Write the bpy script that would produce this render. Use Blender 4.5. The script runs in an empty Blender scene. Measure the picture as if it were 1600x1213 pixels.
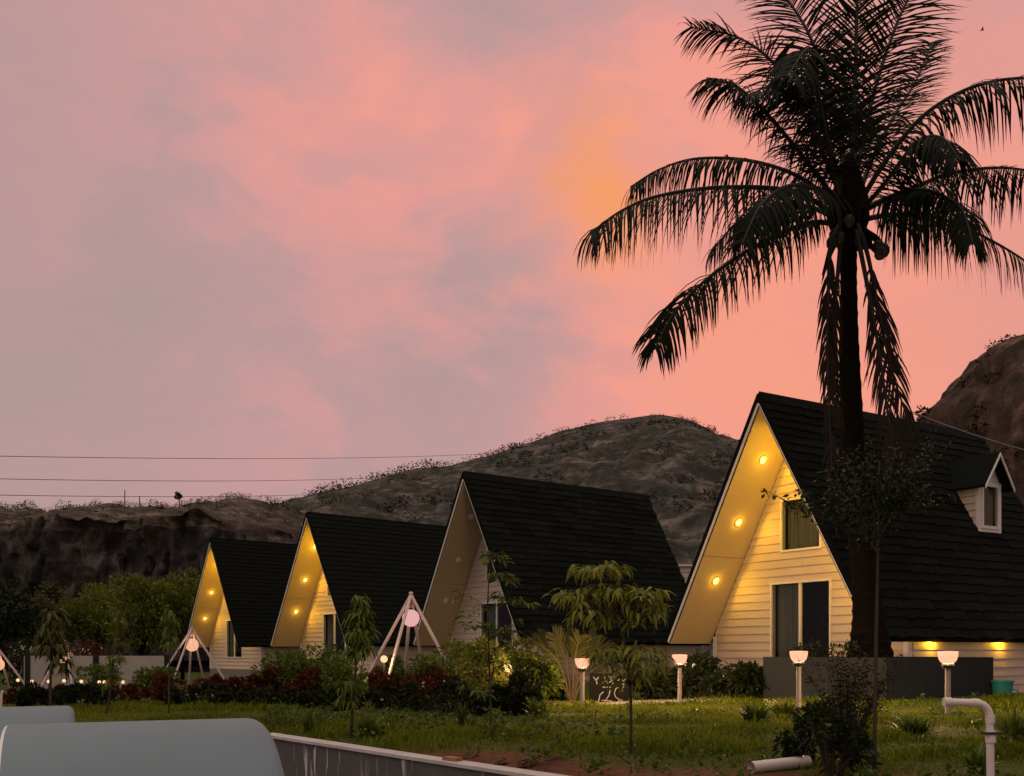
import bpy, math, random
import numpy as np
from mathutils import Vector, Matrix

random.seed(7)
rng = np.random.default_rng(7)
SC = bpy.context.scene
COL = SC.collection
R = math.radians

# ---------------------------------------------------------------- camera
F, CX, YH, EYE = 1560.0, 800.0, 1017.0, 1.9      # focal length, centre and horizon in photo pixels; eye height in metres
cd = bpy.data.cameras.new('camera')
cam = bpy.data.objects.new('camera', cd)
COL.objects.link(cam)
cam.location = (0, 0, EYE)
cam.rotation_euler = (R(90), 0, 0)
cd.sensor_width = 36.0
cd.lens = 36.0 * F / 1600.0
cd.shift_y = (YH - 606.5) / 1600.0
cd.clip_start = 0.1
cd.clip_end = 6000
SC.camera = cam

# ---------------------------------------------------------------- world: dusk sky with pink cloud
SUN_AZ, SUN_EL = R(-118), R(72)
wd = bpy.data.worlds.new('World')
SC.world = wd
wd.use_nodes = True
nt = wd.node_tree
nt.nodes.clear()
def N(tree, typ, **kw):
    n = tree.nodes.new(typ)
    for k, v in kw.items():
        setattr(n, k, v)
    return n
def L(tree, a, b):
    tree.links.new(a, b)
def px_dir(px, py):
    return Vector(((px - CX) / F, 1.0, (YH - py) / F)).normalized()
def ramp(tree, src, stops, interp='EASE'):
    r = N(tree, 'ShaderNodeValToRGB')
    r.color_ramp.interpolation = interp
    els = r.color_ramp.elements
    while len(els) < len(stops):
        els.new(0.5)
    for e, (p, c) in zip(els, stops):
        e.position = p
        e.color = (c[0], c[1], c[2], 1) if not isinstance(c, (int, float)) else (c, c, c, 1)
    L(tree, src, r.inputs[0])
    return r.outputs[0]
def mth(tree, op, a, b=None, clamp=False):
    m = N(tree, 'ShaderNodeMath', operation=op, use_clamp=clamp)
    for i, v in enumerate((a, b)):
        if v is None:
            continue
        if isinstance(v, (int, float)):
            m.inputs[i].default_value = v
        else:
            L(tree, v, m.inputs[i])
    return m.outputs[0]
def mixc(tree, fac, a, b):
    m = N(tree, 'ShaderNodeMix', data_type='RGBA')
    for s, v in ((m.inputs[0], fac), (m.inputs[6], a), (m.inputs[7], b)):
        if isinstance(v, (int, float)):
            s.default_value = v
        elif isinstance(v, tuple):
            s.default_value = (v[0], v[1], v[2], 1)
        else:
            L(tree, v, s)
    return m.outputs[2]

tc = N(nt, 'ShaderNodeTexCoord')
geo = tc.outputs['Generated']
def near_dir(px, py, tight, warp=None):          # 0..1: closeness of the view direction to a cloud's direction
    v = N(nt, 'ShaderNodeVectorMath', operation='DOT_PRODUCT')
    L(nt, warp if warp is not None else geo, v.inputs[0])
    v.inputs[1].default_value = px_dir(px, py)
    a = mth(nt, 'SUBTRACT', 1.0, v.outputs['Value'])
    a = mth(nt, 'MULTIPLY', a, -tight)
    return mth(nt, 'POWER', 2.71828, a)
# stretched, warped coordinates for the cloud sheets
mp = N(nt, 'ShaderNodeMapping')
mp.inputs['Scale'].default_value = (1.0, 1.0, 1.9)
mp.inputs['Rotation'].default_value = (0, R(-24), 0)
L(nt, geo, mp.inputs['Vector'])
def noise(vec, scale, det, rough=0.5, dist=0.0):
    n = N(nt, 'ShaderNodeTexNoise')
    L(nt, vec, n.inputs['Vector'])
    n.inputs['Scale'].default_value = scale
    n.inputs['Detail'].default_value = det
    n.inputs['Roughness'].default_value = rough
    n.inputs['Distortion'].default_value = dist
    return n
nw = noise(mp.outputs[0], 5.0, 4, 0.55, 0.4)
wv = N(nt, 'ShaderNodeVectorMath', operation='MULTIPLY_ADD')     # warped direction
L(nt, nw.outputs['Color'], wv.inputs[0])
wv.inputs[1].default_value = (0.22, 0.22, 0.22)
wsub = N(nt, 'ShaderNodeVectorMath', operation='SUBTRACT')
L(nt, geo, wsub.inputs[0])
wsub.inputs[1].default_value = (0.11, 0.11, 0.11)
L(nt, wsub.outputs[0], wv.inputs[2])
wnm = N(nt, 'ShaderNodeVectorMath', operation='NORMALIZE')
L(nt, wv.outputs[0], wnm.inputs[0])
wdir = wnm.outputs[0]
n1 = noise(mp.outputs[0], 4.2, 6, 0.52, 0.6).outputs['Fac']
n2 = noise(mp.outputs[0], 11.0, 5, 0.55, 0.3).outputs['Fac']
cl = mth(nt, 'ADD', mth(nt, 'MULTIPLY', n1, 0.72), mth(nt, 'MULTIPLY', n2, 0.28))
# warm glow around the sunset, broad
glow = near_dir(1300, 380, 7.5)
glow2 = near_dir(760, 200, 30.0, wdir)
gw = mth(nt, 'ADD', mth(nt, 'MULTIPLY', glow, 0.56), mth(nt, 'MULTIPLY', glow2, 0.16))
for gx, gy, tg, am in ((540, 120, 150, .22), (740, 200, 170, .30), (930, 300, 220, .24), (1150, 610, 90, .2)):
    gw = mth(nt, 'ADD', gw, mth(nt, 'MULTIPLY', near_dir(gx, gy, tg, wdir), am))
calm = mth(nt, 'ADD', mth(nt, 'MULTIPLY', near_dir(930, 260, 12.0), 0.85), 0.12)
n3 = noise(mp.outputs[0], 26.0, 6, 0.62, 0.8).outputs['Fac']
tex = mth(nt, 'ADD', mth(nt, 'MULTIPLY', mth(nt, 'SUBTRACT', cl, 0.47), 0.85), mth(nt, 'MULTIPLY', mth(nt, 'SUBTRACT', n3, 0.5), 0.28))
gw = mth(nt, 'ADD', gw, mth(nt, 'MULTIPLY', tex, calm))
cl2 = ramp(nt, cl, [(0.45, 0.0), (0.56, 1.0)])
gw = mth(nt, 'ADD', gw, mth(nt, 'MULTIPLY', mth(nt, 'MULTIPLY', mth(nt, 'SUBTRACT', cl2, 0.6), 0.18), calm))
greys = near_dir(760, 450, 110.0, wdir)
greys2 = near_dir(760, 20, 110.0, wdir)
gw = mth(nt, 'SUBTRACT', gw, mth(nt, 'MULTIPLY', greys, 0.34))
gw = mth(nt, 'SUBTRACT', gw, mth(nt, 'MULTIPLY', greys2, 0.36), clamp=True)
base = ramp(nt, gw, [(0.0, (0.455, 0.325, 0.322)), (0.2, (0.555, 0.338, 0.332)), (0.45, (0.77, 0.35, 0.32)),
                     (0.7, (0.93, 0.365, 0.295)), (1.0, (0.98, 0.37, 0.255))], 'LINEAR')
orange = near_dir(925, 285, 700.0, wdir)
orange2 = near_dir(1360, 570, 50.0, wdir)
base = mixc(nt, mth(nt, 'MULTIPLY', orange, 0.8, clamp=True), base, (0.98, 0.36, 0.11))
base = mixc(nt, mth(nt, 'MULTIPLY', orange2, 0.55, clamp=True), base, (1.0, 0.355, 0.215))
sky = N(nt, 'ShaderNodeTexSky', sky_type='NISHITA')
sky.sun_disc = False
sky.sun_elevation = SUN_EL
sky.sun_rotation = SUN_AZ
skm = N(nt, 'ShaderNodeVectorMath', operation='SCALE')
L(nt, sky.outputs[0], skm.inputs[0])
skm.inputs['Scale'].default_value = 0.02
tot = mixc(nt, 0.94, skm.outputs[0], base)       # thick cloud cover over the clear sky
bg = N(nt, 'ShaderNodeBackground')
L(nt, tot, bg.inputs['Color'])
bg.inputs['Strength'].default_value = 1.0
L(nt, bg.outputs[0], N(nt, 'ShaderNodeOutputWorld').inputs['Surface'])

# ---------------------------------------------------------------- sun: only a broad soft light through the cloud
sl = bpy.data.lights.new('sun', 'SUN')
sl.energy = 1.1
sl.angle = R(70)
sl.color = (1.0, 0.95, 0.80)
so = bpy.data.objects.new('sun', sl)
COL.objects.link(so)
sd = Vector((math.sin(SUN_AZ) * math.cos(SUN_EL), math.cos(SUN_AZ) * math.cos(SUN_EL), math.sin(SUN_EL)))
so.rotation_euler = sd.to_track_quat('Z', 'Y').to_euler()
so.location = sd * 50

vs = SC.view_settings
vs.view_transform = 'Standard'
vs.look = 'None'
vs.exposure = 0.0
vs.gamma = 1.0
vs.use_curve_mapping = False
SC.render.engine = 'CYCLES'
SC.cycles.use_denoising = True
SC.cycles.max_bounces = 6
SC.cycles.transparent_max_bounces = 12
SC.cycles.sample_clamp_indirect = 4.0

# ================================================================ helpers
def U(px, py, d):                                # the place seen at a photo pixel, d metres away
    return Vector(((px - CX) / F * d, d, EYE + (YH - py) / F * d))
def hv(ix, iy, seed=0):
    h = (ix * 374761393 + iy * 668265263 + seed * 1442695041) & 0xffffffff
    h = ((h ^ (h >> 13)) * 1274126177) & 0xffffffff
    return ((h ^ (h >> 16)) & 0xffff) / 65535.0
def vnoise(x, y, seed=0):
    x = np.asarray(x, float); y = np.asarray(y, float)
    ix = np.floor(x).astype(np.int64); iy = np.floor(y).astype(np.int64)
    fx = x - ix; fy = y - iy
    fx = fx * fx * (3 - 2 * fx); fy = fy * fy * (3 - 2 * fy)
    a = hv(ix, iy, seed); b = hv(ix + 1, iy, seed); c = hv(ix, iy + 1, seed); d = hv(ix + 1, iy + 1, seed)
    return (a * (1 - fx) + b * fx) * (1 - fy) + (c * (1 - fx) + d * fx) * fy
def fbm(x, y, oct=4, seed=0):
    s = 0; a = 0.5
    for o in range(oct):
        s = s + a * (vnoise(np.asarray(x) * 2 ** o, np.asarray(y) * 2 ** o, seed + o) - 0.5)
        a *= 0.5
    return s
def sstep(a, b, x):
    t = np.clip((np.asarray(x, float) - a) / (b - a), 0, 1)
    return t * t * (3 - 2 * t)
def gh(X, Y):                                    # height of the garden above the pool deck (z)
    X = np.asarray(X, float); Y = np.asarray(Y, float)
    h = -1.13 + 0.035 * np.clip(X - 2, 0, 6) * (1 - sstep(19, 24, Y)) - 0.043 * np.clip(-X - 4, 0, 22) * sstep(16, 30, Y)
    h = h + 0.10 * fbm(X * 0.35, Y * 0.35, 4, 3) * (1 - sstep(40, 80, Y)) + 0.05 * fbm(X * 1.3, Y * 1.3, 3, 9) * (1 - sstep(18, 24, Y))
    h = h - 1.2 * sstep(60, 120, Y)
    return EYE + h
def G(X, Y):
    return float(gh(X, Y))
def YW(X):                                       # the retaining wall's line
    return np.where(np.asarray(X) < -3.33, 13.5, np.maximum(13.5 - 1.243 * (np.asarray(X, float) + 3.33), -1.0))

class MB:
    def __init__(s):
        s.v = []; s.f = []; s.m = []
    def add(s, vs, fs, mi=0):
        o = len(s.v)
        s.v += [tuple(p) for p in vs]
        s.f += [tuple(i + o for i in f) for f in fs]
        s.m += [mi] * len(fs)
        return s
    def hexa(s, p):                              # 8 points: bottom ring 0-3, top ring 4-7
        return s.add(p, [(3, 2, 1, 0), (4, 5, 6, 7), (0, 1, 5, 4), (1, 2, 6, 5), (2, 3, 7, 6), (3, 0, 4, 7)])
    def box(s, a, b):
        x0, y0, z0 = a; x1, y1, z1 = b
        return s.hexa([(x0, y0, z0), (x1, y0, z0), (x1, y1, z0), (x0, y1, z0), (x0, y0, z1), (x1, y0, z1), (x1, y1, z1), (x0, y1, z1)])
    def tube(s, pts, rad, n=8, cap=True):
        pts = [Vector(p) for p in pts]
        if isinstance(rad, (int, float)):
            rad = [rad] * len(pts)
        rings = []
        ref = None
        for i, p in enumerate(pts):
            t = (pts[min(i + 1, len(pts) - 1)] - pts[max(i - 1, 0)]).normalized()
            if ref is None:
                ref = t.orthogonal().normalized()
            a = (ref - t * ref.dot(t))
            a = a.normalized() if a.length > 1e-6 else t.orthogonal().normalized()
            ref = a
            b = t.cross(a)
            rings.append([p + (a * math.cos(2 * math.pi * k / n) + b * math.sin(2 * math.pi * k / n)) * rad[i] for k in range(n)])
        vs = [q for r in rings for q in r]
        fs = []
        for i in range(len(pts) - 1):
            for k in range(n):
                k2 = (k + 1) % n
                fs.append((i * n + k, i * n + k2, (i + 1) * n + k2, (i + 1) * n + k))
        if cap:
            fs.append(tuple(range(n - 1, -1, -1)))
            fs.append(tuple((len(pts) - 1) * n + k for k in range(n)))
        return s.add(vs, fs)
    def lathe(s, c, prof, n=20, cap=False):      # prof: (radius, z) pairs
        vs = []; fs = []
        for r, z in prof:
            for k in range(n):
                a = 2 * math.pi * k / n
                vs.append((c[0] + r * math.cos(a), c[1] + r * math.sin(a), c[2] + z))
        for i in range(len(prof) - 1):
            for k in range(n):
                k2 = (k + 1) % n
                fs.append((i * n + k, i * n + k2, (i + 1) * n + k2, (i + 1) * n + k))
        if cap:
            fs.append(tuple(range(n - 1, -1, -1)))
            fs.append(tuple((len(prof) - 1) * n + k for k in range(n)))
        return s.add(vs, fs)
    def ball(s, c, r, n=12, sq=(1, 1, 1)):
        m = max(4, n // 2)
        prof = [(max(r * math.sin(math.pi * i / m), 1e-4), -r * math.cos(math.pi * i / m)) for i in range(m + 1)]
        o = len(s.v)
        s.lathe((0, 0, 0), prof, n)
        for i in range(o, len(s.v)):
            p = s.v[i]
            s.v[i] = (p[0] * sq[0] + c[0], p[1] * sq[1] + c[1], p[2] * sq[2] + c[2])
        return s
    def mesh(s, name, mat, smooth=False):
        me = bpy.data.meshes.new(name)
        me.from_pydata(s.v, [], s.f)
        for m in (mat if isinstance(mat, (list, tuple)) else [mat]):
            me.materials.append(m)
        if any(s.m):
            me.polygons.foreach_set('material_index', s.m)
        if smooth:
            me.polygons.foreach_set('use_smooth', [True] * len(me.polygons))
            try:
                me.set_sharp_from_angle(angle=R(40))
            except Exception:
                pass
        me.update()
        return me
    def build(s, name, mat, parent=None, smooth=False):
        return ob(name, s.mesh(name, mat, smooth), parent)
def ob(name, me, parent=None):
    o = bpy.data.objects.new(name, me)
    COL.objects.link(o)
    if parent is not None:
        o.parent = parent
    return o
def empty(name, loc, rz=0.0):
    o = bpy.data.objects.new(name, None)
    COL.objects.link(o)
    o.location = loc
    o.rotation_euler = (0, 0, rz)
    o.empty_display_size = 0.2
    return o
def tag(o, label=None, cat=None, group=None, kind=None):
    if label: o['label'] = label
    if cat: o['category'] = cat
    if group: o['group'] = group
    if kind: o['kind'] = kind
    return o
def np_mesh(name, V, Fq, mat, col=None, smooth=False):
    """V (n,3); Fq (m,3 or 4) ints; col: per-vertex value 0..1 for leaf colour variety"""
    V = np.asarray(V, np.float32); Fq = np.asarray(Fq, np.int32)
    me = bpy.data.meshes.new(name)
    me.vertices.add(len(V)); me.vertices.foreach_set('co', V.ravel())
    m, k = Fq.shape
    me.loops.add(m * k); me.loops.foreach_set('vertex_index', Fq.ravel())
    me.polygons.add(m)
    me.polygons.foreach_set('loop_start', np.arange(0, m * k, k, dtype=np.int32))
    me.polygons.foreach_set('loop_total', np.full(m, k, np.int32))
    if smooth:
        me.polygons.foreach_set('use_smooth', np.ones(m, bool))
    me.materials.append(mat)
    if col is not None:
        a = me.attributes.new('var', 'FLOAT', 'POINT')
        a.data.foreach_set('value', np.asarray(col, np.float32))
    me.update()
    me.validate()
    return me
def light(name, typ, loc, energy, color, parent=None, radius=0.05, aim=None, cone=None):
    l = bpy.data.lights.new(name, typ)
    l.energy = energy
    l.color = color
    l.shadow_soft_size = radius
    if cone:
        l.spot_size = R(cone); l.spot_blend = 0.25
    o = bpy.data.objects.new(name, l)
    COL.objects.link(o)
    o.location = loc
    if aim is not None:
        o.rotation_euler = (-Vector(aim)).to_track_quat('Z', 'Y').to_euler()
    if parent: o.parent = parent
    return o

# ================================================================ materials
def mat(name, c, rough=0.7, var=0.15, scale=4.0, bump=0.0, bscale=30.0, c2=None, spec=0.3, island=0.0, metal=0.0, stretch=(1, 1, 1), trans=0.0, attr=None):
    m = bpy.data.materials.new(name)
    m.use_nodes = True
    t = m.node_tree
    b = t.nodes['Principled BSDF']
    b.inputs['Roughness'].default_value = rough
    b.inputs['Specular IOR Level'].default_value = spec
    b.inputs['Metallic'].default_value = metal
    co = N(t, 'ShaderNodeTexCoord')
    mpn = N(t, 'ShaderNodeMapping')
    mpn.inputs['Scale'].default_value = stretch
    L(t, co.outputs['Object'], mpn.inputs['Vector'])
    n = N(t, 'ShaderNodeTexNoise')
    L(t, mpn.outputs[0], n.inputs['Vector'])
    n.inputs['Scale'].default_value = scale
    n.inputs['Detail'].default_value = 6
    n.inputs['Roughness'].default_value = 0.6
    c2 = c2 or tuple(x * 0.55 for x in c)
    f = ramp(t, n.outputs['Fac'], [(0.3, 0.0), (0.7, 1.0)], 'LINEAR')
    if attr:
        at = N(t, 'ShaderNodeAttribute', attribute_name=attr)
        f = mth(t, 'ADD', mth(t, 'MULTIPLY', f, 0.3), mth(t, 'MULTIPLY', at.outputs['Fac'], 0.7))
        cc = mixc(t, f, c2, c)
    else:
        lo = tuple(c[i] * (1 - var) + c2[i] * var for i in range(3)) if var < 1 else c2
        cc = mixc(t, f, lo, c)
    if island:
        oi = N(t, 'ShaderNodeObjectInfo')
        hs = N(t, 'ShaderNodeHueSaturation')
        v = mth(t, 'ADD', mth(t, 'MULTIPLY', oi.outputs['Random'], 2 * island), 1 - island)
        L(t, v, hs.inputs['Value'])
        L(t, cc, hs.inputs['Color'])
        cc = hs.outputs[0]
    L(t, cc, b.inputs['Base Color'])
    if bump:
        n2 = N(t, 'ShaderNodeTexNoise')
        L(t, mpn.outputs[0], n2.inputs['Vector'])
        n2.inputs['Scale'].default_value = bscale
        n2.inputs['Detail'].default_value = 5
        bp = N(t, 'ShaderNodeBump')
        bp.inputs['Strength'].default_value = bump
        bp.inputs['Distance'].default_value = 0.05
        L(t, n2.outputs['Fac'], bp.inputs['Height'])
        L(t, bp.outputs[0], b.inputs['Normal'])
    if trans:
        tr = N(t, 'ShaderNodeBsdfTranslucent')
        L(t, cc, tr.inputs['Color'])
        mx = N(t, 'ShaderNodeMixShader')
        mx.inputs[0].default_value = trans
        L(t, b.outputs[0], mx.inputs[1]); L(t, tr.outputs[0], mx.inputs[2])
        L(t, mx.outputs[0], t.nodes['Material Output'].inputs['Surface'])
    return m
def emit(name, c, s, through=0.0):
    m = bpy.data.materials.new(name)
    m.use_nodes = True
    t = m.node_tree
    t.nodes.remove(t.nodes['Principled BSDF'])
    e = N(t, 'ShaderNodeEmission')
    e.inputs['Color'].default_value = (*c, 1); e.inputs['Strength'].default_value = s
    out = e.outputs[0]
    if through:                                  # frosted glass that lets part of the bulb's light through
        tr = N(t, 'ShaderNodeBsdfTransparent')
        mx = N(t, 'ShaderNodeMixShader')
        mx.inputs[0].default_value = through
        L(t, out, mx.inputs[1]); L(t, tr.outputs[0], mx.inputs[2])
        out = mx.outputs[0]
    L(t, out, t.nodes['Material Output'].inputs['Surface'])
    return m
def glassmat(name):
    m = bpy.data.materials.new(name)
    m.use_nodes = True
    t = m.node_tree
    t.nodes.remove(t.nodes['Principled BSDF'])
    g = N(t, 'ShaderNodeBsdfGlossy'); g.inputs['Roughness'].default_value = 0.03
    g.inputs['Color'].default_value = (0.8, 0.85, 0.85, 1)
    tr = N(t, 'ShaderNodeBsdfTransparent'); tr.inputs['Color'].default_value = (0.75, 0.8, 0.78, 1)
    mx = N(t, 'ShaderNodeMixShader')
    mx.inputs[0].default_value = 0.022; L(t, tr.outputs[0], mx.inputs[1]); L(t, g.outputs[0], mx.inputs[2])
    L(t, mx.outputs[0], t.nodes['Material Output'].inputs['Surface'])
    return m

M = {}
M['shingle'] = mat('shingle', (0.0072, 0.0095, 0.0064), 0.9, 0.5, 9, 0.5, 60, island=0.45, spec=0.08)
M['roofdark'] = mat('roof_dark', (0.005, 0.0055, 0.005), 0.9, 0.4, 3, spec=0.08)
M['siding'] = mat('siding', (0.60, 0.49, 0.38), 0.55, 0.25, 1.5, 0.08, 40, island=0.05, stretch=(1, 1, 6))
M['soffit'] = mat('soffit', (0.52, 0.42, 0.27), 0.6, 0.2, 1.2, island=0.03)
M['trim'] = mat('white_trim', (0.74, 0.70, 0.66), 0.45, 0.15, 5)
M['plaster'] = mat('plaster', (0.42, 0.37, 0.31), 0.8, 0.35, 1.2, 0.1, 20)
M['plinth'] = mat('plinth', (0.20, 0.19, 0.17), 0.85, 0.5, 2, 0.2, 20)
M['glass'] = glassmat('glass')
M['curtain'] = mat('curtain', (0.13, 0.135, 0.12), 0.9, 0.3, 3)
M['curtainbrown'] = mat('curtain_brown', (0.34, 0.20, 0.09), 0.9, 0.3, 3)
M['inside'] = mat('room', (0.03, 0.03, 0.03), 0.9, 0.3, 2)
M['lampoff'] = mat('lamp_glass_unlit', (0.85, 0.8, 0.72), 0.3, 0.1, 5)
M['lampon'] = emit('lamp_lit', (1.0, 0.58, 0.20), 2.2)
M['metal'] = mat('dark_metal', (0.03, 0.03, 0.03), 0.4, 0.3, 6, spec=0.5)
M['deckwall'] = mat('dark_grey_render', (0.022, 0.027, 0.029), 0.8, 0.5, 1.6, 0.15, 25, spec=0.1)
M['soil'] = mat('soil', (0.10, 0.045, 0.025), 0.95, 0.6, 3, 0.6, 12)
M['pvc'] = mat('pvc', (0.72, 0.62, 0.56), 0.35, 0.2, 6)
M['lamppost'] = mat('lamp_post_paint', (0.42, 0.34, 0.29), 0.5, 0.4, 7)
M['concrete'] = mat('concrete', (0.30, 0.27, 0.25), 0.85, 0.5, 2.5, 0.2, 25)
M['coping'] = mat('coping_concrete', (0.50, 0.45, 0.42), 0.85, 0.5, 3.5, 0.2, 25)
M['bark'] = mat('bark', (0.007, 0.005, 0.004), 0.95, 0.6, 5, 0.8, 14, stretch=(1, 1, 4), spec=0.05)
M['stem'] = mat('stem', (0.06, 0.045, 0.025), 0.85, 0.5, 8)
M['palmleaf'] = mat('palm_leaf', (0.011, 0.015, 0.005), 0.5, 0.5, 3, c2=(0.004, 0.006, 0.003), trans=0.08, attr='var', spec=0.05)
M['palmdead'] = mat('dead_palm_leaf', (0.022, 0.013, 0.008), 0.9, 0.5, 3, c2=(0.008, 0.006, 0.004), trans=0.1, attr='var')
M['coconut'] = mat('coconut', (0.025, 0.028, 0.008), 0.6, 0.4, 4)
def leafmat(name, c, c2, tr=0.28, rough=0.5, spec=0.12):
    return mat(name, c, rough, 0.5, 3, c2=c2, trans=tr, attr='var', spec=spec)
M['leafdark'] = leafmat('dark_leaf', (0.026, 0.038, 0.011), (0.009, 0.014, 0.006), 0.15, 0.5, 0.15)
M['leafgreen'] = leafmat('green_leaf', (0.14, 0.19, 0.024), (0.045, 0.068, 0.011))
M['leafbright'] = leafmat('yellow_green_leaf', (0.27, 0.28, 0.04), (0.085, 0.105, 0.018))
M['leaftree'] = leafmat('tree_leaf', (0.21, 0.24, 0.028), (0.06, 0.08, 0.012), 0.3)
M['leafweed'] = leafmat('weed_leaf', (0.10, 0.145, 0.024), (0.03, 0.05, 0.012))
M['leafred'] = leafmat('red_leaf', (0.13, 0.030, 0.012), (0.035, 0.018, 0.008))
M['leafbrown'] = leafmat('brown_leaf', (0.035, 0.026, 0.012), (0.012, 0.012, 0.006), 0.15, 0.6, 0.1)
M['leafolive'] = leafmat('olive_leaf', (0.11, 0.115, 0.024), (0.04, 0.046, 0.012))
M['fanleaf'] = leafmat('fan_leaf', (0.042, 0.045, 0.010), (0.018, 0.022, 0.006))
M['scrub'] = leafmat('scrub', (0.032, 0.034, 0.018), (0.012, 0.014, 0.008), 0.1, 0.8, 0.05)
M['petal'] = mat('petal', (0.8, 0.75, 0.68), 0.6, 0.1, 5)
M['grass'] = leafmat('grass_blade', (0.185, 0.205, 0.015), (0.035, 0.062, 0.007), 0.35, 0.7, 0.04)
M['pod'] = mat('pod_shell', (0.17, 0.218, 0.236), 0.6, 0.3, 0.8, 0.02, 60, spec=0.2)
M['podglow'] = emit('pod_light', (1.0, 0.5, 0.15), 2.0)
M['wood'] = mat('painted_wood', (0.62, 0.50, 0.47), 0.6, 0.3, 5, stretch=(1, 1, 0.3))
M['globeon'] = emit('globe_lit', (1.0, 0.52, 0.50), 0.8, 0.15)
M['bollardglass'] = emit('bollard_lit', (1.0, 0.43, 0.26), 1.75, 0.5)
M['globewarm'] = emit('globe_warm', (1.0, 0.50, 0.30), 1.0, 0.35)
M['bead'] = emit('bead_lit', (1.0, 0.60, 0.32), 1.25)
M['globepink'] = mat('globe_pink', (0.80, 0.62, 0.60), 0.35, 0.05, 3)
M['teal'] = mat('teal_plastic', (0.02, 0.22, 0.19), 0.4, 0.15, 4)
M['black'] = mat('black_board', (0.005, 0.005, 0.005), 0.8, 0.4, 6, spec=0.1)
M['chalk'] = mat('chalk', (0.20, 0.20, 0.19), 0.9, 0.2, 20)
M['wire'] = mat('wire', (0.06, 0.05, 0.05), 0.6, 0.1, 5)
M['cable'] = mat('cable', (0.30, 0.27, 0.25), 0.6, 0.1, 5)
M['brick'] = mat('brick_clay', (0.34, 0.14, 0.08), 0.9, 0.4, 10, 0.3, 40)
M['gravel'] = mat('deck_paving', (0.16, 0.15, 0.14), 0.8, 0.5, 3, 0.3, 30)

# garden ground: soil and thin turf by a painted patchiness attribute
def groundmat():
    m = bpy.data.materials.new('garden_ground')
    m.use_nodes = True
    t = m.node_tree
    b = t.nodes['Principled BSDF']
    b.inputs['Roughness'].default_value = 0.95
    b.inputs['Specular IOR Level'].default_value = 0.1
    at = N(t, 'ShaderNodeAttribute', attribute_name='soil')
    co = N(t, 'ShaderNodeTexCoord')
    n = N(t, 'ShaderNodeTexNoise'); L(t, co.outputs['Object'], n.inputs['Vector'])
    n.inputs['Scale'].default_value = 2.2; n.inputs['Detail'].default_value = 9; n.inputs['Roughness'].default_value = 0.7
    s = mth(t, 'ADD', at.outputs['Fac'], mth(t, 'MULTIPLY', mth(t, 'SUBTRACT', n.outputs['Fac'], 0.5), 1.2))
    f = ramp(t, s, [(0.4, 0.0), (0.62, 1.0)], 'LINEAR')
    n2 = N(t, 'ShaderNodeTexNoise'); L(t, co.outputs['Object'], n2.inputs['Vector'])
    n2.inputs['Scale'].default_value = 9; n2.inputs['Detail'].default_value = 6
    turf = mixc(t, n2.outputs['Fac'], (0.018, 0.024, 0.006), (0.07, 0.085, 0.012))
    soil = mixc(t, n2.outputs['Fac'], (0.035, 0.014, 0.008), (0.17, 0.065, 0.032))
    L(t, mixc(t, f, turf, soil), b.inputs['Base Color'])
    bp = N(t, 'ShaderNodeBump'); bp.inputs['Strength'].default_value = 0.8; bp.inputs['Distance'].default_value = 0.06
    L(t, n2.outputs['Fac'], bp.inputs['Height']); L(t, bp.outputs[0], b.inputs['Normal'])
    return m
def rockmat(name, c1, c2, c3, sc, veg=None, strat=(1, 1, 3.0), vegamt=0.5):
    m = bpy.data.materials.new(name)
    m.use_nodes = True
    t = m.node_tree
    b = t.nodes['Principled BSDF']
    b.inputs['Roughness'].default_value = 0.95
    b.inputs['Specular IOR Level'].default_value = 0.1
    co = N(t, 'ShaderNodeTexCoord')
    mp_ = N(t, 'ShaderNodeMapping'); mp_.inputs['Scale'].default_value = strat
    L(t, co.outputs['Object'], mp_.inputs['Vector'])
    n = N(t, 'ShaderNodeTexNoise'); L(t, mp_.outputs[0], n.inputs['Vector'])
    n.inputs['Scale'].default_value = sc; n.inputs['Detail'].default_value = 10; n.inputs['Roughness'].default_value = 0.66; n.inputs['Distortion'].default_value = 0.6
    cc = ramp(t, n.outputs['Fac'], [(0.30, c1), (0.5, c2), (0.72, c3)], 'LINEAR')
    n2 = N(t, 'ShaderNodeTexNoise'); L(t, co.outputs['Object'], n2.inputs['Vector'])
    n2.inputs['Scale'].default_value = sc * 3; n2.inputs['Detail'].default_value = 8; n2.inputs['Roughness'].default_value = 0.7
    if veg:
        f = ramp(t, n2.outputs['Fac'], [(0.62 - 0.2 * vegamt, 0.0), (0.74 - 0.2 * vegamt, 0.8)], 'LINEAR')
        cc = mixc(t, f, cc, veg)
    L(t, cc, b.inputs['Base Color'])
    bp = N(t, 'ShaderNodeBump'); bp.inputs['Strength'].default_value = 0.9; bp.inputs['Distance'].default_value = 0.6 / max(sc, 0.05) * 0.2
    L(t, n2.outputs['Fac'], bp.inputs['Height']); L(t, bp.outputs[0], b.inputs['Normal'])
    return m
M['ground'] = groundmat()
M['hill'] = rockmat('hill_rock', (0.026, 0.024, 0.021), (0.078, 0.067, 0.059), (0.25, 0.195, 0.17), 0.085, (0.025, 0.029, 0.017), (1, 1, 2.6), 0.9)
M['cliff'] = rockmat('cliff_rock', (0.010, 0.009, 0.008), (0.034, 0.030, 0.027), (0.15, 0.118, 0.10), 0.34, (0.03, 0.03, 0.02), (1.0, 1.0, 0.5), 0.4)
M['clifftop'] = rockmat('cliff_top_rock', (0.03, 0.026, 0.021), (0.085, 0.068, 0.056), (0.27, 0.20, 0.17), 0.20, (0.05, 0.045, 0.022), (0.5, 1, 3), 0.6)
M['boulder'] = rockmat('boulder_rock', (0.014, 0.009, 0.007), (0.06, 0.036, 0.027), (0.20, 0.12, 0.09), 0.34, (0.025, 0.025, 0.012), (1.6, 1.6, 0.6), 0.5)
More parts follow.
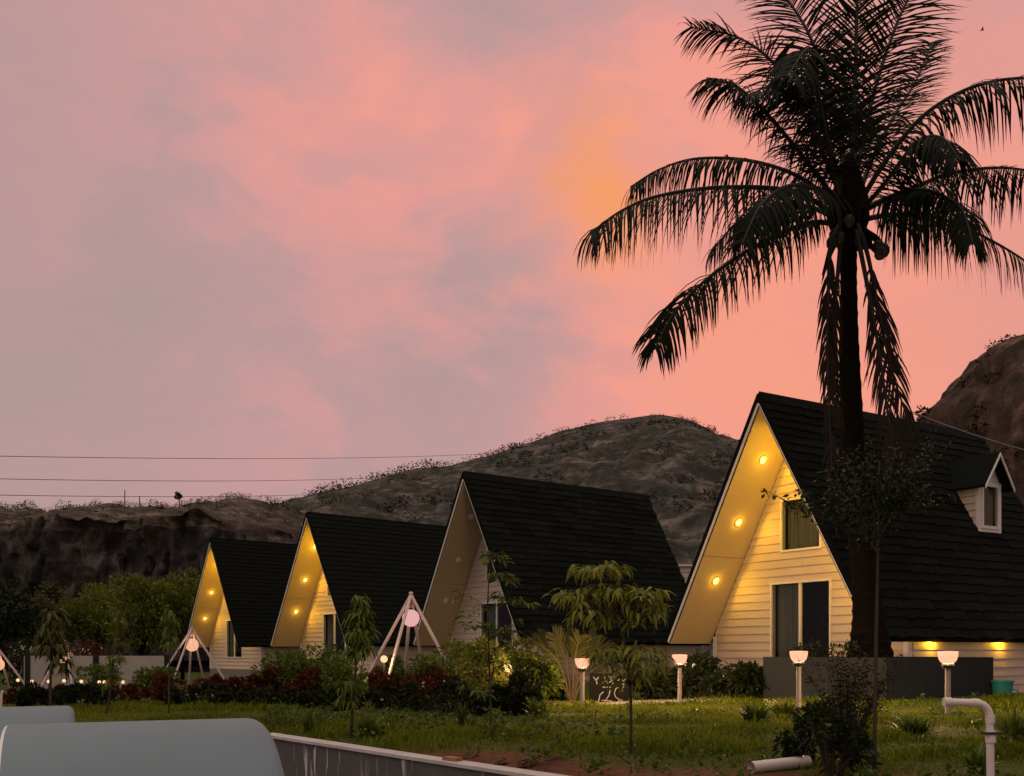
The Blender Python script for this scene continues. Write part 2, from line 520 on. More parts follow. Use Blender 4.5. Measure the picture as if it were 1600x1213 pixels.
# concrete of the retaining wall with pale lime runs
def wallmat():
    m = mat('stained_concrete', (0.10, 0.092, 0.088), 0.85, 0.6, 2.0, 0.2, 25)
    t = m.node_tree
    b = t.nodes['Principled BSDF']
    src = b.inputs['Base Color'].links[0].from_socket
    co = N(t, 'ShaderNodeTexCoord')
    mp_ = N(t, 'ShaderNodeMapping'); mp_.inputs['Scale'].default_value = (5, 5, 0.55)
    L(t, co.outputs['Object'], mp_.inputs['Vector'])
    n = N(t, 'ShaderNodeTexNoise'); L(t, mp_.outputs[0], n.inputs['Vector'])
    n.inputs['Distortion'].default_value = 0.5
    n.inputs['Scale'].default_value = 2.0; n.inputs['Detail'].default_value = 5
    nb_ = N(t, 'ShaderNodeTexNoise'); L(t, co.outputs['Object'], nb_.inputs['Vector']); nb_.inputs['Scale'].default_value = 1.1
    f = mth(t, 'MULTIPLY', ramp(t, n.outputs['Fac'], [(0.58, 0.0), (0.64, 0.9)], 'LINEAR'), ramp(t, nb_.outputs['Fac'], [(0.47, 0.0), (0.60, 1.0)], 'LINEAR'))
    L(t, mixc(t, f, src, (0.55, 0.50, 0.46)), b.inputs['Base Color'])
    return m
M['wall'] = wallmat()

# ================================================================ the setting
def axis(lo, hi, fine_lo, fine_hi, fine, grow=1.25):
    a = list(np.arange(fine_lo, fine_hi + 1e-6, fine))
    s = fine; x = fine_hi
    while x < hi:
        s *= grow; x += s; a.append(min(x, hi))
    s = fine; x = fine_lo
    while x > lo:
        s *= grow; x -= s; a.insert(0, max(x, lo))
    return np.array(sorted(set(np.round(a, 4))))
def grid_faces(ny, nx):
    i = np.arange(ny - 1)[:, None] * nx + np.arange(nx - 1)[None, :]
    return np.stack([i, i + 1, i + nx + 1, i + nx], -1).reshape(-1, 4)
xs = axis(-2500, 2500, -14, 14, 0.22)
xs = np.sort(np.append(xs, [-3.33]))
ts = axis(0, 3000, 0, 24, 0.22)
XX, TT = np.meshgrid(xs, ts)
YY = YW(XX) + TT
ZZ = gh(XX, YY)
dwall = TT * 0.627
soilv = np.exp(-(dwall / 1.3) ** 2) * 0.75 * sstep(-3.2, 0.5, XX) + 0.55 * np.exp(-(((XX - 3.0) / 1.8) ** 2 + ((YY - 7.6) / 1.6) ** 2)) + 0.35 * fbm(XX * 0.5, YY * 0.5, 3, 21) + 0.12
ZZ = ZZ - 0.10 * np.exp(-(dwall / 0.5) ** 2)
me = np_mesh('ground', np.stack([XX, YY, ZZ], -1).reshape(-1, 3), grid_faces(len(ts), len(xs)), M['ground'], smooth=True)
a = me.attributes.new('soil', 'FLOAT', 'POINT'); a.data.foreach_set('value', soilv.ravel().astype(np.float32))
tag(ob('ground', me), kind='structure')
# lower paved level the camera stands on
xs2 = axis(-2500, 2500, -6, 8, 0.5, 1.5)
xs2 = np.sort(np.append(xs2, [-3.33]))
fr = np.linspace(0, 1, 12)
XX, TT = np.meshgrid(xs2, fr)
YY = -300 + (YW(XX) + 0.05 + 300) * (1 - (1 - TT) ** 3)
me = np_mesh('pool_deck', np.stack([XX, YY, np.zeros_like(XX)], -1).reshape(-1, 3), grid_faces(len(fr), len(xs2)), M['gravel'])
tag(ob('pool_deck', me), kind='structure')

# retaining wall with its coping
rw = empty('retaining_wall', (-3.33, 13.5, 0))
tag(rw, 'low stained concrete retaining wall with pale coping at the lawn edge', 'wall')
WT = EYE - 1.115
def strip(pts, hw, z0, z1, mb):
    pts = [Vector((p[0], p[1], 0)) for p in pts]
    off = []
    for i in range(len(pts)):
        d = Vector((0, 0, 0))
        if i: d += (pts[i] - pts[i - 1]).normalized()
        if i < len(pts) - 1: d += (pts[i + 1] - pts[i]).normalized()
        d.normalize()
        nrm = Vector((-d.y, d.x, 0))
        off.append(nrm * hw)
    o = Vector((3.33, -13.5, 0))
    for i in range(len(pts) - 1):
        a, b = pts[i] + o, pts[i + 1] + o
        p, q = off[i], off[i + 1]
        P = [a - p, b - q, b + q, a + p]
        mb.hexa([(v.x, v.y, z0) for v in P] + [(v.x, v.y, z1) for v in P])
wl = [(-14, 13.52), (-3.33, 13.52), (-1.2, float(YW(-1.2))), (1.0, float(YW(1.0))), (3.5, float(YW(3.5))), (6.5, float(YW(6.5)))]
mb = MB(); strip(wl, 0.09, -0.1, WT - 0.035, mb); mb.build('wall_body', M['wall'], rw)
for i in range(len(wl) - 1):
    a, b = Vector((*wl[i], 0)), Vector((*wl[i + 1], 0))
    d = (b - a).normalized() * 0.004
    mb = MB(); strip([a + d, b - d], 0.115, WT - 0.035, WT, mb); mb.build('coping', M['coping'], rw)

# narrow concrete walk behind the lamps
mb = MB()
pp = []
for X in np.linspace(-1.0, 8.5, 30):
    Y = 21.15 - 0.13 * (X - 1.0)
    if X > 4.6: break
    pp.append((X, Y))
for i in range(len(pp) - 1):
    (x0, y0), (x1, y1) = pp[i], pp[i + 1]
    z0, z1 = G(x0, y0) + 0.03, G(x1, y1) + 0.03
    mb.add([(x0, y0, z0), (x1, y1, z1), (x1, y1 + 0.9, z1), (x0, y0 + 0.9, z0), (x0, y0, z0 - 0.1), (x1, y1, z1 - 0.1)], [(0, 1, 2, 3), (4, 5, 1, 0)])
tag(mb.build('path', M['concrete']), kind='structure')

# hills
def prof(px, pts):
    return np.interp(px, [p[0] for p in pts], [p[1] for p in pts])
def make_hill():
    D = 430.0
    P = [(100, 1000), (300, 850), (430, 800), (480, 774), (560, 757), (640, 733), (700, 728), (760, 713), (830, 691), (880, 672), (960, 656), (1030, 648), (1072, 654), (1110, 672), (1148, 698), (1210, 752), (1300, 810), (1500, 870), (1900, 940), (2300, 1000)]
    xs = np.linspace(-230, 420, 330); ys = np.concatenate([np.linspace(140, 460, 150), np.linspace(466, 760, 30)])
    X, Y = np.meshgrid(xs, ys)
    pxr = CX + X / D * F
    top = (YH - prof(pxr, P)) / F * D
    front = np.clip((Y - 150) / (D - 150), 0, 1)
    sh = np.where(Y <= D, 0.18 * sstep(0, 0.25, front) + 0.82 * front ** 1.12, 1 - 0.9 * sstep(D, 760, Y))
    Z = top * sh
    nz = fbm(X / 40, Y / 40, 6, 5) * 30 * sstep(150, 230, Y) * (1 - front) ** 0.7 + fbm(X / 9 + 7, Y / 9, 4, 15) * 7.0 * (1 - 0.85 * front ** 4)
    led = 9.0
    Zl = Z + nz
    fr_ = Zl / led - np.floor(Zl / led)
    Zl = (np.floor(Zl / led) + sstep(0.30, 0.8, fr_)) * led * 0.45 * (1 - front ** 3) + Zl * (0.55 + 0.45 * front ** 3)    # ledges of bedrock
    Z = np.where(Z > 1.5, Zl, Z + nz * 0.2) + EYE - 4 * (1 - front)
    return ob('hill', np_mesh('hill', np.stack([X, Y, Z], -1).reshape(-1, 3), grid_faces(len(ys), len(xs)), M['hill'], smooth=True)), X, Y, Z
hill, hX, hY, hZ = make_hill()
tag(hill, kind='structure')

def make_cliff():
    D = 165.0
    P = [(-300, 772), (0, 775), (60, 772), (130, 767), (200, 770), (260, 762), (330, 758), (400, 766), (470, 780), (540, 815), (620, 870), (700, 940), (780, 1010)]
    px = np.linspace(-300, 790, 240)
    s = np.concatenate([np.linspace(0, 1, 60), np.linspace(1.03, 2, 36)])
    PX, S = np.meshgrid(px, s)
    X = (PX - CX) / F * D
    topz = (YH - prof(PX, P)) / F * D * 1.0
    face = np.clip(S, 0, 1)
    zf = np.where(S <= 1, topz * 0.83 * face, topz * (0.83 + 0.27 * np.clip(S - 1, 0, 1) ** 0.9))
    soft = sstep(330, 560, PX)                   # the quarry face dies out to the right
    Y = D - 14 + np.where(S <= 1, (5 + 40 * soft) * face + 9 * fbm(PX / 60, S * 1.5, 4, 31) * (1 - 0.3 * soft), (5 + 40 * soft) + 34 * (S - 1))
    Y += 3.0 * fbm(PX / 16, S * 5, 4, 44) + np.where(S <= 1, 2.2 * np.abs(fbm(PX / 22, S * 0.7, 3, 52)), 0)
    Y += np.where(S <= 1, 1.6 * fbm(PX / 5, S * 16, 3, 47) + 1.2 * (vnoise(PX / 9, S * 3.3, 49) > .55), 0)
    Z = zf + np.where(S > 1, 3.2 * fbm(PX / 30, S * 4, 4, 61), 1.2 * fbm(PX / 14, S * 6, 3, 71)) * np.clip(face * 3, 0, 1)
    Z = Z + EYE - 1.5
    V = np.stack([X, Y, Z], -1).reshape(-1, 3)
    me = np_mesh('cliff', V, grid_faces(len(s), len(px)), M['cliff'], smooth=False)
    me.materials.append(M['clifftop'])
    mi = np.zeros((len(s) - 1, len(px) - 1), np.int32)
    mi[(s[:-1] > 0.93), :] = 1
    cen = 0.5 * (px[:-1] + px[1:])
    mi[(s[:-1] > 0.55)[:, None] & (cen + 40 * np.sin(cen / 20) > 420)[None, :]] = 1
    me.polygons.foreach_set('material_index', mi.ravel())
    return ob('cliff', me), V.reshape(len(s), len(px), 3)
cliff, cV = make_cliff()
tag(cliff, kind='structure')

def make_boulder():
    D = 62.0
    c = U(1790, 1010, D)
    nu, nv = 150, 90
    u = np.linspace(0, 2 * np.pi, nu); v = np.linspace(0, np.pi * 0.5, nv)
    UU, VV = np.meshgrid(u, v)
    top = (YH - 462) / F * D
    rx = 15.6
    x = np.sign(np.cos(UU)) * np.abs(np.cos(UU)) ** 0.9 * np.sin(VV) ** 0.8 * rx
    y = np.sin(UU) * np.sin(VV) ** 0.8 * 14
    z = np.cos(VV) ** 0.62 * top
    d = fbm(UU * 2.2, VV * 5 + UU, 5, 81) * 2.4 + 0.9 * np.abs(fbm(UU * 7 + VV * 6, VV * 3, 4, 91))
    k = 1 + d / 14
    V = np.stack([c.x + x * k, c.y + y * k, EYE - 1.5 + z * (1 + d / 30)], -1).reshape(-1, 3)
    return ob('rock_hill', np_mesh('rock_hill', V, grid_faces(nv, nu), M['boulder'], smooth=True)), V
bould, bV = make_boulder()
tag(bould, kind='structure')

# ================================================================ A-frame houses
HW, AP, EV, LEN, OV = 3.4, 7.44, 1.5, 8.94, 1.45      # half width at the eaves, apex, eave height, ridge length, gable overhang
TH = 0.17                                              # roof thickness
SL = math.hypot(HW, AP - EV)
SD = (HW / SL, (EV - AP) / SL)                         # down the right slope (x, z)
SN = ((AP - EV) / SL, HW / SL)                         # outward normal of the right slope
WB = 3.05                                              # half width of the body below the eaves
CH = 0.21                                              # course height of the lap siding
FZ = 0.80                                              # floor level
def under(x, t=TH + 0.02):                             # underside of the roof above |x|
    return AP - abs(x) * (AP - EV) / HW - t / SN[1]
def half_at(z):                                        # half width of the gable wall at height z
    return max(0.0, min(WB, (AP - (TH + 0.03) / SN[1] - z) * HW / (AP - EV)))
sh_meshes = []
def shingle_meshes():
    for v in range(6):
        r = random.Random(v)
        mb = MB()
        for k in range(3):
            x0, x1 = k / 3 + 0.006, (k + 1) / 3 - 0.006
            d = r.uniform(-0.02, 0.02); t = 0.016 + r.uniform(0, 0.014)
            # local: x along the ridge, y down the slope, z outward
            mb.hexa([(x0, -0.03, 0.001), (x1, -0.03, 0.001), (x1, 0.262 + d, 0.002), (x0, 0.262 + d, 0.002),
                     (x0, -0.03, 0.006), (x1, -0.03, 0.006), (x1, 0.262 + d, t + 0.01), (x0, 0.262 + d + r.uniform(-.006, .006), t + 0.01)])
        sh_meshes.append(mb.mesh('shingle', M['shingle']))
shingle_meshes()
def shingle_matrix(y, s):                              # place a strip at y along the ridge, s down the right slope
    X = Vector((0, 1, 0)); Yv = Vector((SD[0], 0, SD[1])); Zv = Vector((SN[0], 0, SN[1]))
    m = Matrix((X, Yv, Zv)).transposed().to_4x4()
    m.translation = Vector((SD[0] * s, y, AP + SD[1] * s)) + Zv * 0.002
    return m
def window_unit(mb_name, parent, x0, x1, z0, z1, y, bars, cur, fw=0.05, part='window', curmat='curtain'):
    """framed opening in the gable wall plane y (faces -y)"""
    w = empty(part, (0, 0, 0)); w.parent = parent
    f = MB()
    f.box((x0 - fw, y - 0.045, z0 - fw), (x0, y + 0.06, z1 + fw)); f.box((x1, y - 0.045, z0 - fw), (x1 + fw, y + 0.06, z1 + fw))
    f.box((x0, y - 0.045, z1), (x1, y + 0.06, z1 + fw)); f.box((x0, y - 0.045, z0 - fw), (x1, y + 0.06, z0))
    f.build('frame', M['trim'], w)
    for bx in bars:
        f = MB(); f.box((bx - 0.035, y - 0.03, z0), (bx + 0.035, y + 0.03, z1)); f.build('mullion', M['trim'], w)
    edges = [x0] + [b for b in bars] + [x1]
    for i in range(len(edges) - 1):
        xa_, xb_ = edges[i] + (0.045 if i else 0.0), edges[i + 1] - (0.045 if i < len(edges) - 2 else 0)
        p = MB().add([(xa_, y + 0.01, z0), (xb_, y + 0.01, z0), (xb_, y + 0.01, z1), (xa_, y + 0.01, z1)], [(0, 1, 2, 3)])
        p.build('pane', M['glass'], w)
    for (a, b) in cur:
        n = max(10, int((b - a) * 60))
        vs, fs = [], []
        for i in range(n + 1):
            x = a + (b - a) * i / n
            dy = 0.035 * math.sin(i * 1.05) + 0.02 * math.sin(i * 0.37 + 1)
            for z in (z0 + 0.02, (z0 + z1) / 2, z1 - 0.02):
                vs.append((x + 0.008 * math.sin(z * 7 + i), y + 0.16 + dy, z))
        for i in range(n):
            for k in range(2):
                fs.append((i * 3 + k, (i + 1) * 3 + k, (i + 1) * 3 + k + 1, i * 3 + k + 1))
        MB().add(vs, fs).build('curtain', M[curmat], w, True)
    return w
DOOR = (-0.95, 0.91, FZ, FZ + 10 * CH)
WIN = (-0.61, 0.61, FZ + 14 * CH, FZ + 20 * CH)
def plank(parent, xa0, xb0, xa1, xb1, z0, z1, y):
    """lap board between xa..xb (0 = bottom edge, 1 = top edge), facing -y"""
    p = MB()
    p.hexa([(xa0, y - 0.028, z0), (xb0, y - 0.028, z0), (xb0, y, z0), (xa0, y, z0),
            (xa1, y - 0.006, z1 - 0.004), (xb1, y - 0.006, z1 - 0.004), (xb1, y, z1 - 0.004), (xa1, y, z1 - 0.004)])
    return p.build('plank', M['siding'], parent)
def house(loc, theta, lit, label, detail, dormer=False, eave_lamps=()):
    h = empty('a_frame_house', loc, -theta)
    tag(h, label, 'house', 'A-frame houses in a row')
    # ---- roof
    t = TH
    ia = (0, AP - t / SN[1])
    roof = empty('roof', (0, 0, 0)); roof.parent = h
    for sgn in (1, -1):
        e0 = (HW, EV); e1 = (HW - SN[0] * t, EV - SN[1] * t)
        q = [(0, AP), e0, e1, ia]
        P = [(sgn * x, y, z) for y in (0, LEN) for x, z in q]
        fs = [(0, 1, 2, 3), (7, 6, 5, 4), (0, 4, 5, 1), (1, 5, 6, 2), (2, 6, 7, 3)]
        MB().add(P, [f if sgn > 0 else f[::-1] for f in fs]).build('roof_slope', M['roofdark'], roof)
    mb = MB()                                          # ridge cap
    mb.add([(0, -0.02, AP + 0.05), (0.16, -0.02, AP - 0.25), (-0.16, -0.02, AP - 0.25), (0, LEN + 0.02, AP + 0.05), (0.16, LEN + 0.02, AP - 0.25), (-0.16, LEN + 0.02, AP - 0.25)],
           [(0, 2, 1), (3, 4, 5), (0, 1, 4, 3), (0, 3, 5, 2)]).build('ridge_cap', M['shingle'], roof)
    for sgn in (1, -1):                                # white barge board on the gable edge, dark drip edge outside it
        def bar(s0, s1, y0, y1, a, b, name, m):
            P = []
            for y in (y0, y1):
                for s, o in ((s0, a), (s1, a), (s1, b), (s0, b)):
                    P.append((sgn * (SD[0] * s + SN[0] * o), y, AP + SD[1] * s + SN[1] * o))
            MB().hexa(P).build(name, m, roof)
        bar(0.22, SL + 0.01, -0.035, -0.002, -0.135, -0.075 if sgn < 0 else -0.105, 'barge_board', M['trim'])
        bar(0.02, SL + 0.02, -0.05, -0.002, -0.07 if sgn < 0 else -0.10, 0.03, 'drip_edge', M['roofdark'])
        bar(SL + 0.003, SL + 0.028, 0.0, LEN, -t + 0.01, -0.02, 'eave_fascia', M['trim' if sgn < 0 else 'roofdark'])
        # soffit panels under the overhang, a joint part way up
        for s0, s1 in ((0.30, 4.25), (4.262, SL - 0.01)):
            bar(s0, s1, 0.0, OV, -t - 0.014, -t - 0.003, 'soffit', M['soffit'])
    # shingles on the slope that shows
    rows = 27
    ex = SL / rows
    joined = []
    for r_ in range(rows):
        s = SL - (r_ + 1) * ex + 0.01
        y = -0.02 - (0.5 if r_ % 2 else 0.0) - 0.17 * (r_ % 3)
        while y < LEN - 0.25:
            yy = max(y, -0.02) if y < -0.02 else y
            w = min(y + 0.985, LEN + 0.02) - yy
            if w > 0.12:
                o_m = shingle_matrix(yy, s)
                me = random.choice(sh_meshes)
                if detail:
                    o = ob('shingle', me, roof)
                    o.matrix_local = o_m @ Matrix.Diagonal((w, 1, 1, 1))
                else:
                    joined.append((me, o_m @ Matrix.Diagonal((w, 1, 1, 1))))
            y += 0.99
    if joined:
        mb = MB()
        for me, m in joined:
            mb.add([m @ v.co for v in me.vertices], [tuple(p.vertices) for p in me.polygons])
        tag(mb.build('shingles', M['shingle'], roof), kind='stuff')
    # ---- gable wall at y = OV
    wall = empty('gable_wall', (0, 0, 0)); wall.parent = h
    # sheathing behind the boards, with real openings
    sh_ = MB()
    zt = [0.0, DOOR[2], DOOR[3], WIN[2], WIN[3]]
    def slab(xa0, xb0, xa1, xb1, z0, z1):
        sh_.hexa([(xa0, OV + 0.002, z0), (xb0, OV + 0.002, z0), (xb0, OV + 0.1, z0), (xa0, OV + 0.1, z0), (xa1, OV + 0.002, z1), (xb1, OV + 0.002, z1), (xb1, OV + 0.1, z1), (xa1, OV + 0.1, z1)])
    zc = under(WB, TH + 0.03)                          # where the body meets the slope
    lv = sorted(set([0.0, DOOR[2], zc, DOOR[3], WIN[2], WIN[3], AP - 0.75]))
    for z0, z1 in zip(lv[:-1], lv[1:]):
        a0, a1 = half_at(z0), half_at(z1)
        cut = None
        zm = (z0 + z1) / 2
        for w_ in (DOOR, WIN):
            if w_[2] <= zm <= w_[3]: cut = w_
        if cut:
            slab(-a0, cut[0], -a1, cut[0], z0, z1); slab(cut[1], a0, cut[1], a1, z0, z1)
        else:
            slab(-a0, a0, -a1, a1, z0, z1)
    sh_.build('sheathing', M['plaster'], wall)
    k = -3
    while True:
        z0 = FZ + k * CH; z1 = z0 + CH
        if z1 > AP - 0.85: break
        a0, a1 = half_at(z0) - 0.01, half_at(z1) - 0.01
        zm = (z0 + z1) / 2
        cut = None
        for w_ in (DOOR, WIN):
            if w_[2] < zm < w_[3]: cut = w_
        if cut:
            plank(wall, -a0, cut[0] - 0.052, -a1, cut[0] - 0.052, z0, z1, OV)
            if a1 > cut[1] + 0.1:
                plank(wall, cut[1] + 0.052, a0, cut[1] + 0.052, a1, z0, z1, OV)
        else:
            j = random.uniform(-0.4, 0.4) * a1
            plank(wall, -a0, j - 0.002, -a1, j - 0.002, z0, z1, OV); plank(wall, j + 0.002, a0, j + 0.002, a1, z0, z1, OV)
        k += 1
    window_unit('d', h, *DOOR[:2], DOOR[2] + 0.05, DOOR[3] - 0.0, OV, [-0.02], [(-0.93, -0.18)], part='sliding_door')
    window_unit('w', h, WIN[0], WIN[1], WIN[2] + 0.02, WIN[3], OV, [], [(WIN[0] + 0.02, WIN[1] - 0.02)], part='window')
    # corner boards
    for sgn in (1, -1):
        mb = MB(); mb.box((sgn * WB - 0.06, OV - 0.036, 0.16), (sgn * WB + 0.06, OV + 0.13, zc - 0.12)); mb.build('corner_board', M['trim'], h)
    # ---- side walls under the eaves, lap boards
    for sgn in (1, -1):
        sw = empty('side_wall', (0, 0, 0)); sw.parent = h
        mb = MB(); mb.box((sgn * WB - 0.05, OV + 0.13, 0.0), (sgn * WB + 0.05, LEN - 0.25, zc - 0.14)); mb.build('sheathing', M['plaster'], sw)
        for k in range(0, 7):
            z0 = 0.17 + k * CH; z1 = min(z0 + CH, zc - 0.15)
            if z1 - z0 < 0.05: continue
            y0 = OV + 0.14
            nb = 2
            for b in range(nb):
                ya = y0 + (LEN - 0.3 - y0) * b / nb + 0.003; yb = y0 + (LEN - 0.3 - y0) * (b + 1) / nb - 0.003
                x = sgn * (WB + 0.052)
                p = MB()
                p.hexa([(x, ya, z0), (x + sgn * 0.026, ya, z0), (x + sgn * 0.026, yb, z0), (x, yb, z0),
                        (x, ya, z1 - 0.004), (x + sgn * 0.006, ya, z1 - 0.004), (x + sgn * 0.006, yb, z1 - 0.004), (x, yb, z1 - 0.004)])
                p.build('plank', M['siding'], sw)
    # ---- back gable, floor, plinth
    mb = MB(); yb = LEN - 0.3
    mb.add([(-WB, yb, 0), (WB, yb, 0), (WB, yb, zc), (0, yb, AP - 0.5), (-WB, yb, zc)], [(0, 1, 2, 3, 4)]).build('back_wall', M['plaster'], h)
    mb = MB(); mb.box((-WB + 0.06, OV + 0.2, FZ - 0.12), (WB - 0.06, LEN - 0.35, FZ)); mb.build('floor_slab', M['inside'], h)
    mb = MB(); ph = [half_at(z_) - 0.12 for z_ in (FZ, 1.6, 6.0)]; py_ = OV + 1.6; mb.add([(-ph[0], py_, FZ + .02), (ph[0], py_, FZ + .02), (ph[1], py_, 1.6), (ph[2], py_, 6.0), (-ph[2], py_, 6.0), (-ph[1], py_, 1.6)], [(0, 1, 2, 3, 4, 5)]); mb.build('inner_partition', M['inside'], h)
    mb = MB(); mb.box((-WB - 0.03, OV - 0.04, -0.5), (WB + 0.03, LEN - 0.2, 0.16)); mb.build('plinth', M['plinth'], h)
    # ---- soffit lamps
    for sgn in (-1, 1):
        for z in (6.0, 4.52, 3.06):
            x = (AP - TH / SN[1] - 0.03 - z) * HW / (AP - EV)
            base_ = Vector((sgn * x, 0.74, z)); nn = Vector((-sgn * SN[0], 0, -SN[1]))
            q = nn.to_track_quat('Z', 'Y').to_matrix().to_4x4(); q.translation = base_
            mb = MB().lathe((0, 0, 0), [(0.0005, 0.03), (0.08, 0.03), (0.092, 0.02)], 14)
            mb.v = [tuple(q @ Vector(p)) for p in mb.v]
            lo = mb.build('soffit_lamp', M['lampon'] if lit else M['lampoff'], h)
            rb = MB().lathe((0, 0, 0), [(0.094, 0.024), (0.11, 0.022), (0.115, 0.0)], 14)
            rb.v = [tuple(q @ Vector(p)) for p in rb.v]
            rb.build('bezel', M['trim'], lo)
            if lit:
                light('soffit_light', 'SPOT', base_ + nn * 0.05, LAMP_W * (1.0 if sgn < 0 else 1.2), AMBER, h, 0.05, nn, 172)
                light('soffit_glow', 'POINT', base_ + nn * 0.10, 4.0, AMBER, h, 0.04)
    for y in eave_lamps:
        mb = MB(); mb.lathe((3.2, y, 1.50), [(0.02, 0.0), (0.05, -0.01), (0.055, -0.06), (0.0005, -0.075)], 12)
        mb.build('eave_lamp', M['lampon'], h)
        light('eave_light', 'POINT', (3.2, y, 1.38), 14.0, AMBER, h, 0.04)
    if dormer:
        make_dormer(h)
    return h
AMBER = (1.0, 0.54, 0.02)
LAMP_W = 43.0
def make_dormer(h):
    d = empty('dormer', (0, 0, 0)); d.parent = h
    a, qf, hw = 6.54, 1.79, 0.50
    zs = lambda x: AP - x * (AP - EV) / HW               # roof surface at x
    z0, ze, za = zs(qf) - 0.02, zs(qf) + 1.30, zs(qf) + 2.02
    # front frame and window, facing +x
    f = MB()
    def fb(y0, y1, za_, zb_, x0=qf - 0.06, x1=qf + 0.03):
        f.box((x0, y0, za_), (x1, y1, zb_))
    fb(a - hw, a - hw + 0.16, z0, ze); fb(a + hw - 0.16, a + hw, z0, ze)
    fb(a - hw + 0.16, a + hw - 0.16, z0, z0 + 0.14); fb(a - hw + 0.16, a + hw - 0.16, ze - 0.1, ze)
    f.build('dormer_face', M['trim'], d)
    f = MB()
    y0, y1, w0, w1 = a - hw + 0.16, a + hw - 0.16, z0 + 0.14, ze - 0.1
    for A_ in ((y0 - 0.05, y0 + 0.03, w0 - 0.05, w1 + 0.05), (y1 - 0.03, y1 + 0.05, w0 - 0.05, w1 + 0.05), (y0 + 0.03, y1 - 0.03, w0 - 0.05, w0 + 0.03), (y0 + 0.03, y1 - 0.03, w1 - 0.03, w1 + 0.05)):
        f.box((qf + 0.031, A_[0], A_[2]), (qf + 0.06, A_[1], A_[3]))
    f.build('window_frame', M['trim'], d)
    p = MB(); p.box((qf - 0.02, y0, w0), (qf - 0.012, y1, w1)); p.build('pane', M['glass'], d)
    vs, fs = [], []
    for i in range(13):                                  # gathered curtain
        z = w0 + (w1 - w0) * i / 12
        edge = y0 + 0.16 + 0.14 * math.sin(math.pi * min(1, i / 12)) ** 2
        for k in range(7):
            yy = edge + (y1 - edge) * k / 6
            vs.append((qf - 0.1 + 0.015 * (k % 2), yy, z))
    for i in range(12):
        for k in range(6):
            fs.append((i * 7 + k, i * 7 + k + 1, (i + 1) * 7 + k + 1, (i + 1) * 7 + k))
    MB().add(vs, fs).build('curtain', M['curtainbrown'], d, True)
    bk = MB(); bk.box((qf - 0.36, a - hw + 0.05, z0 + 0.6), (qf - 0.34, a + hw - 0.05, ze)); bk.build('dormer_room', M['inside'], d)
    # small gable above the window
    g = MB()
    g.add([(qf - 0.01, a - hw, ze), (qf - 0.01, a + hw, ze), (qf - 0.01, a, za - 0.08)], [(0, 1, 2)]).build('dormer_gable', M['trim'], d)
    # lap-sided cheeks
    for sgn in (-1, 1):
        y = a + sgn * hw
        c = (ze - z0) / 7
        for k in range(7):
            za_, zb_ = z0 + k * c, z0 + (k + 1) * c - 0.006
            xb0 = (AP - za_) * HW / (AP - EV) - 0.03; xb1 = (AP - zb_) * HW / (AP - EV) - 0.03
            xf = qf - 0.062
            if xf - xb1 < 0.02: continue
            xb0 = min(xb0, xf - 0.002)
            o1, o2 = sgn * 0.022, sgn * 0.004
            P = [(xb0, y + o1, za_), (xf, y + o1, za_), (xf, y - 0.02 * sgn, za_), (xb0, y - 0.02 * sgn, za_),
                 (xb1, y + o2, zb_), (xf, y + o2, zb_), (xf, y - 0.02 * sgn, zb_), (xb1, y - 0.02 * sgn, zb_)]
            MB().hexa(P).build('plank', M['siding'], d)
    # its own pitched roof with white edge
    ovf = 0.30
    rid = za + 0.02
    run = hw + 0.13; drop = rid - ze + 0.16
    for sgn in (-1, 1):
        ed = rid - drop
        xr = (AP - rid) * HW / (AP - EV) - 0.1; xe = (AP - ed) * HW / (AP - EV) - 0.1
        P = [(xr, a, rid - 0.06), (qf + ovf, a, rid - 0.06), (qf + ovf, a + sgn * run, ed - 0.06), (xe, a + sgn * run, ed - 0.06),
             (xr, a, rid + 0.02), (qf + ovf, a, rid + 0.02), (qf + ovf, a + sgn * run, ed + 0.02), (xe, a + sgn * run, ed + 0.02)]
        MB().hexa(P).build('dormer_roof', M['shingle'], d)
        P = [(qf + ovf + 0.002, a, rid - 0.10), (qf + ovf + 0.03, a, rid - 0.10), (qf + ovf + 0.03, a + sgn * (run + 0.01), ed - 0.10), (qf + ovf + 0.002, a + sgn * (run + 0.01), ed - 0.10),
             (qf + ovf + 0.002, a, rid - 0.015), (qf + ovf + 0.03, a, rid - 0.015), (qf + ovf + 0.03, a + sgn * (run + 0.01), ed - 0.015), (qf + ovf + 0.002, a + sgn * (run + 0.01), ed - 0.015)]
        MB().hexa(P).build('barge_board', M['trim'], d)
HZ = EYE - 1.2
HOUSES = [
    ((6.0, 24.2, HZ), R(58), True, 'A-frame house with a white dormer, behind the tall coconut palm', True, True, (2.23, 4.88)),
    ((-1.68, 34.9, HZ), R(53), False, 'A-frame house with unlit soffit lamps beside the big white tripod', True, False, ()),
    ((-9.25, 45.1, HZ), R(48), True, 'A-frame house with three lit soffit lamps and no dormer', False, False, ()),
    ((-16.7, 55.3, HZ), R(48), True, 'smallest looking lit A-frame house, next to the green trees', False, False, ()),
]
for loc, th, lit, lab, det, dor, el in HOUSES:
    house(loc, th, lit, lab, det, dor, el)

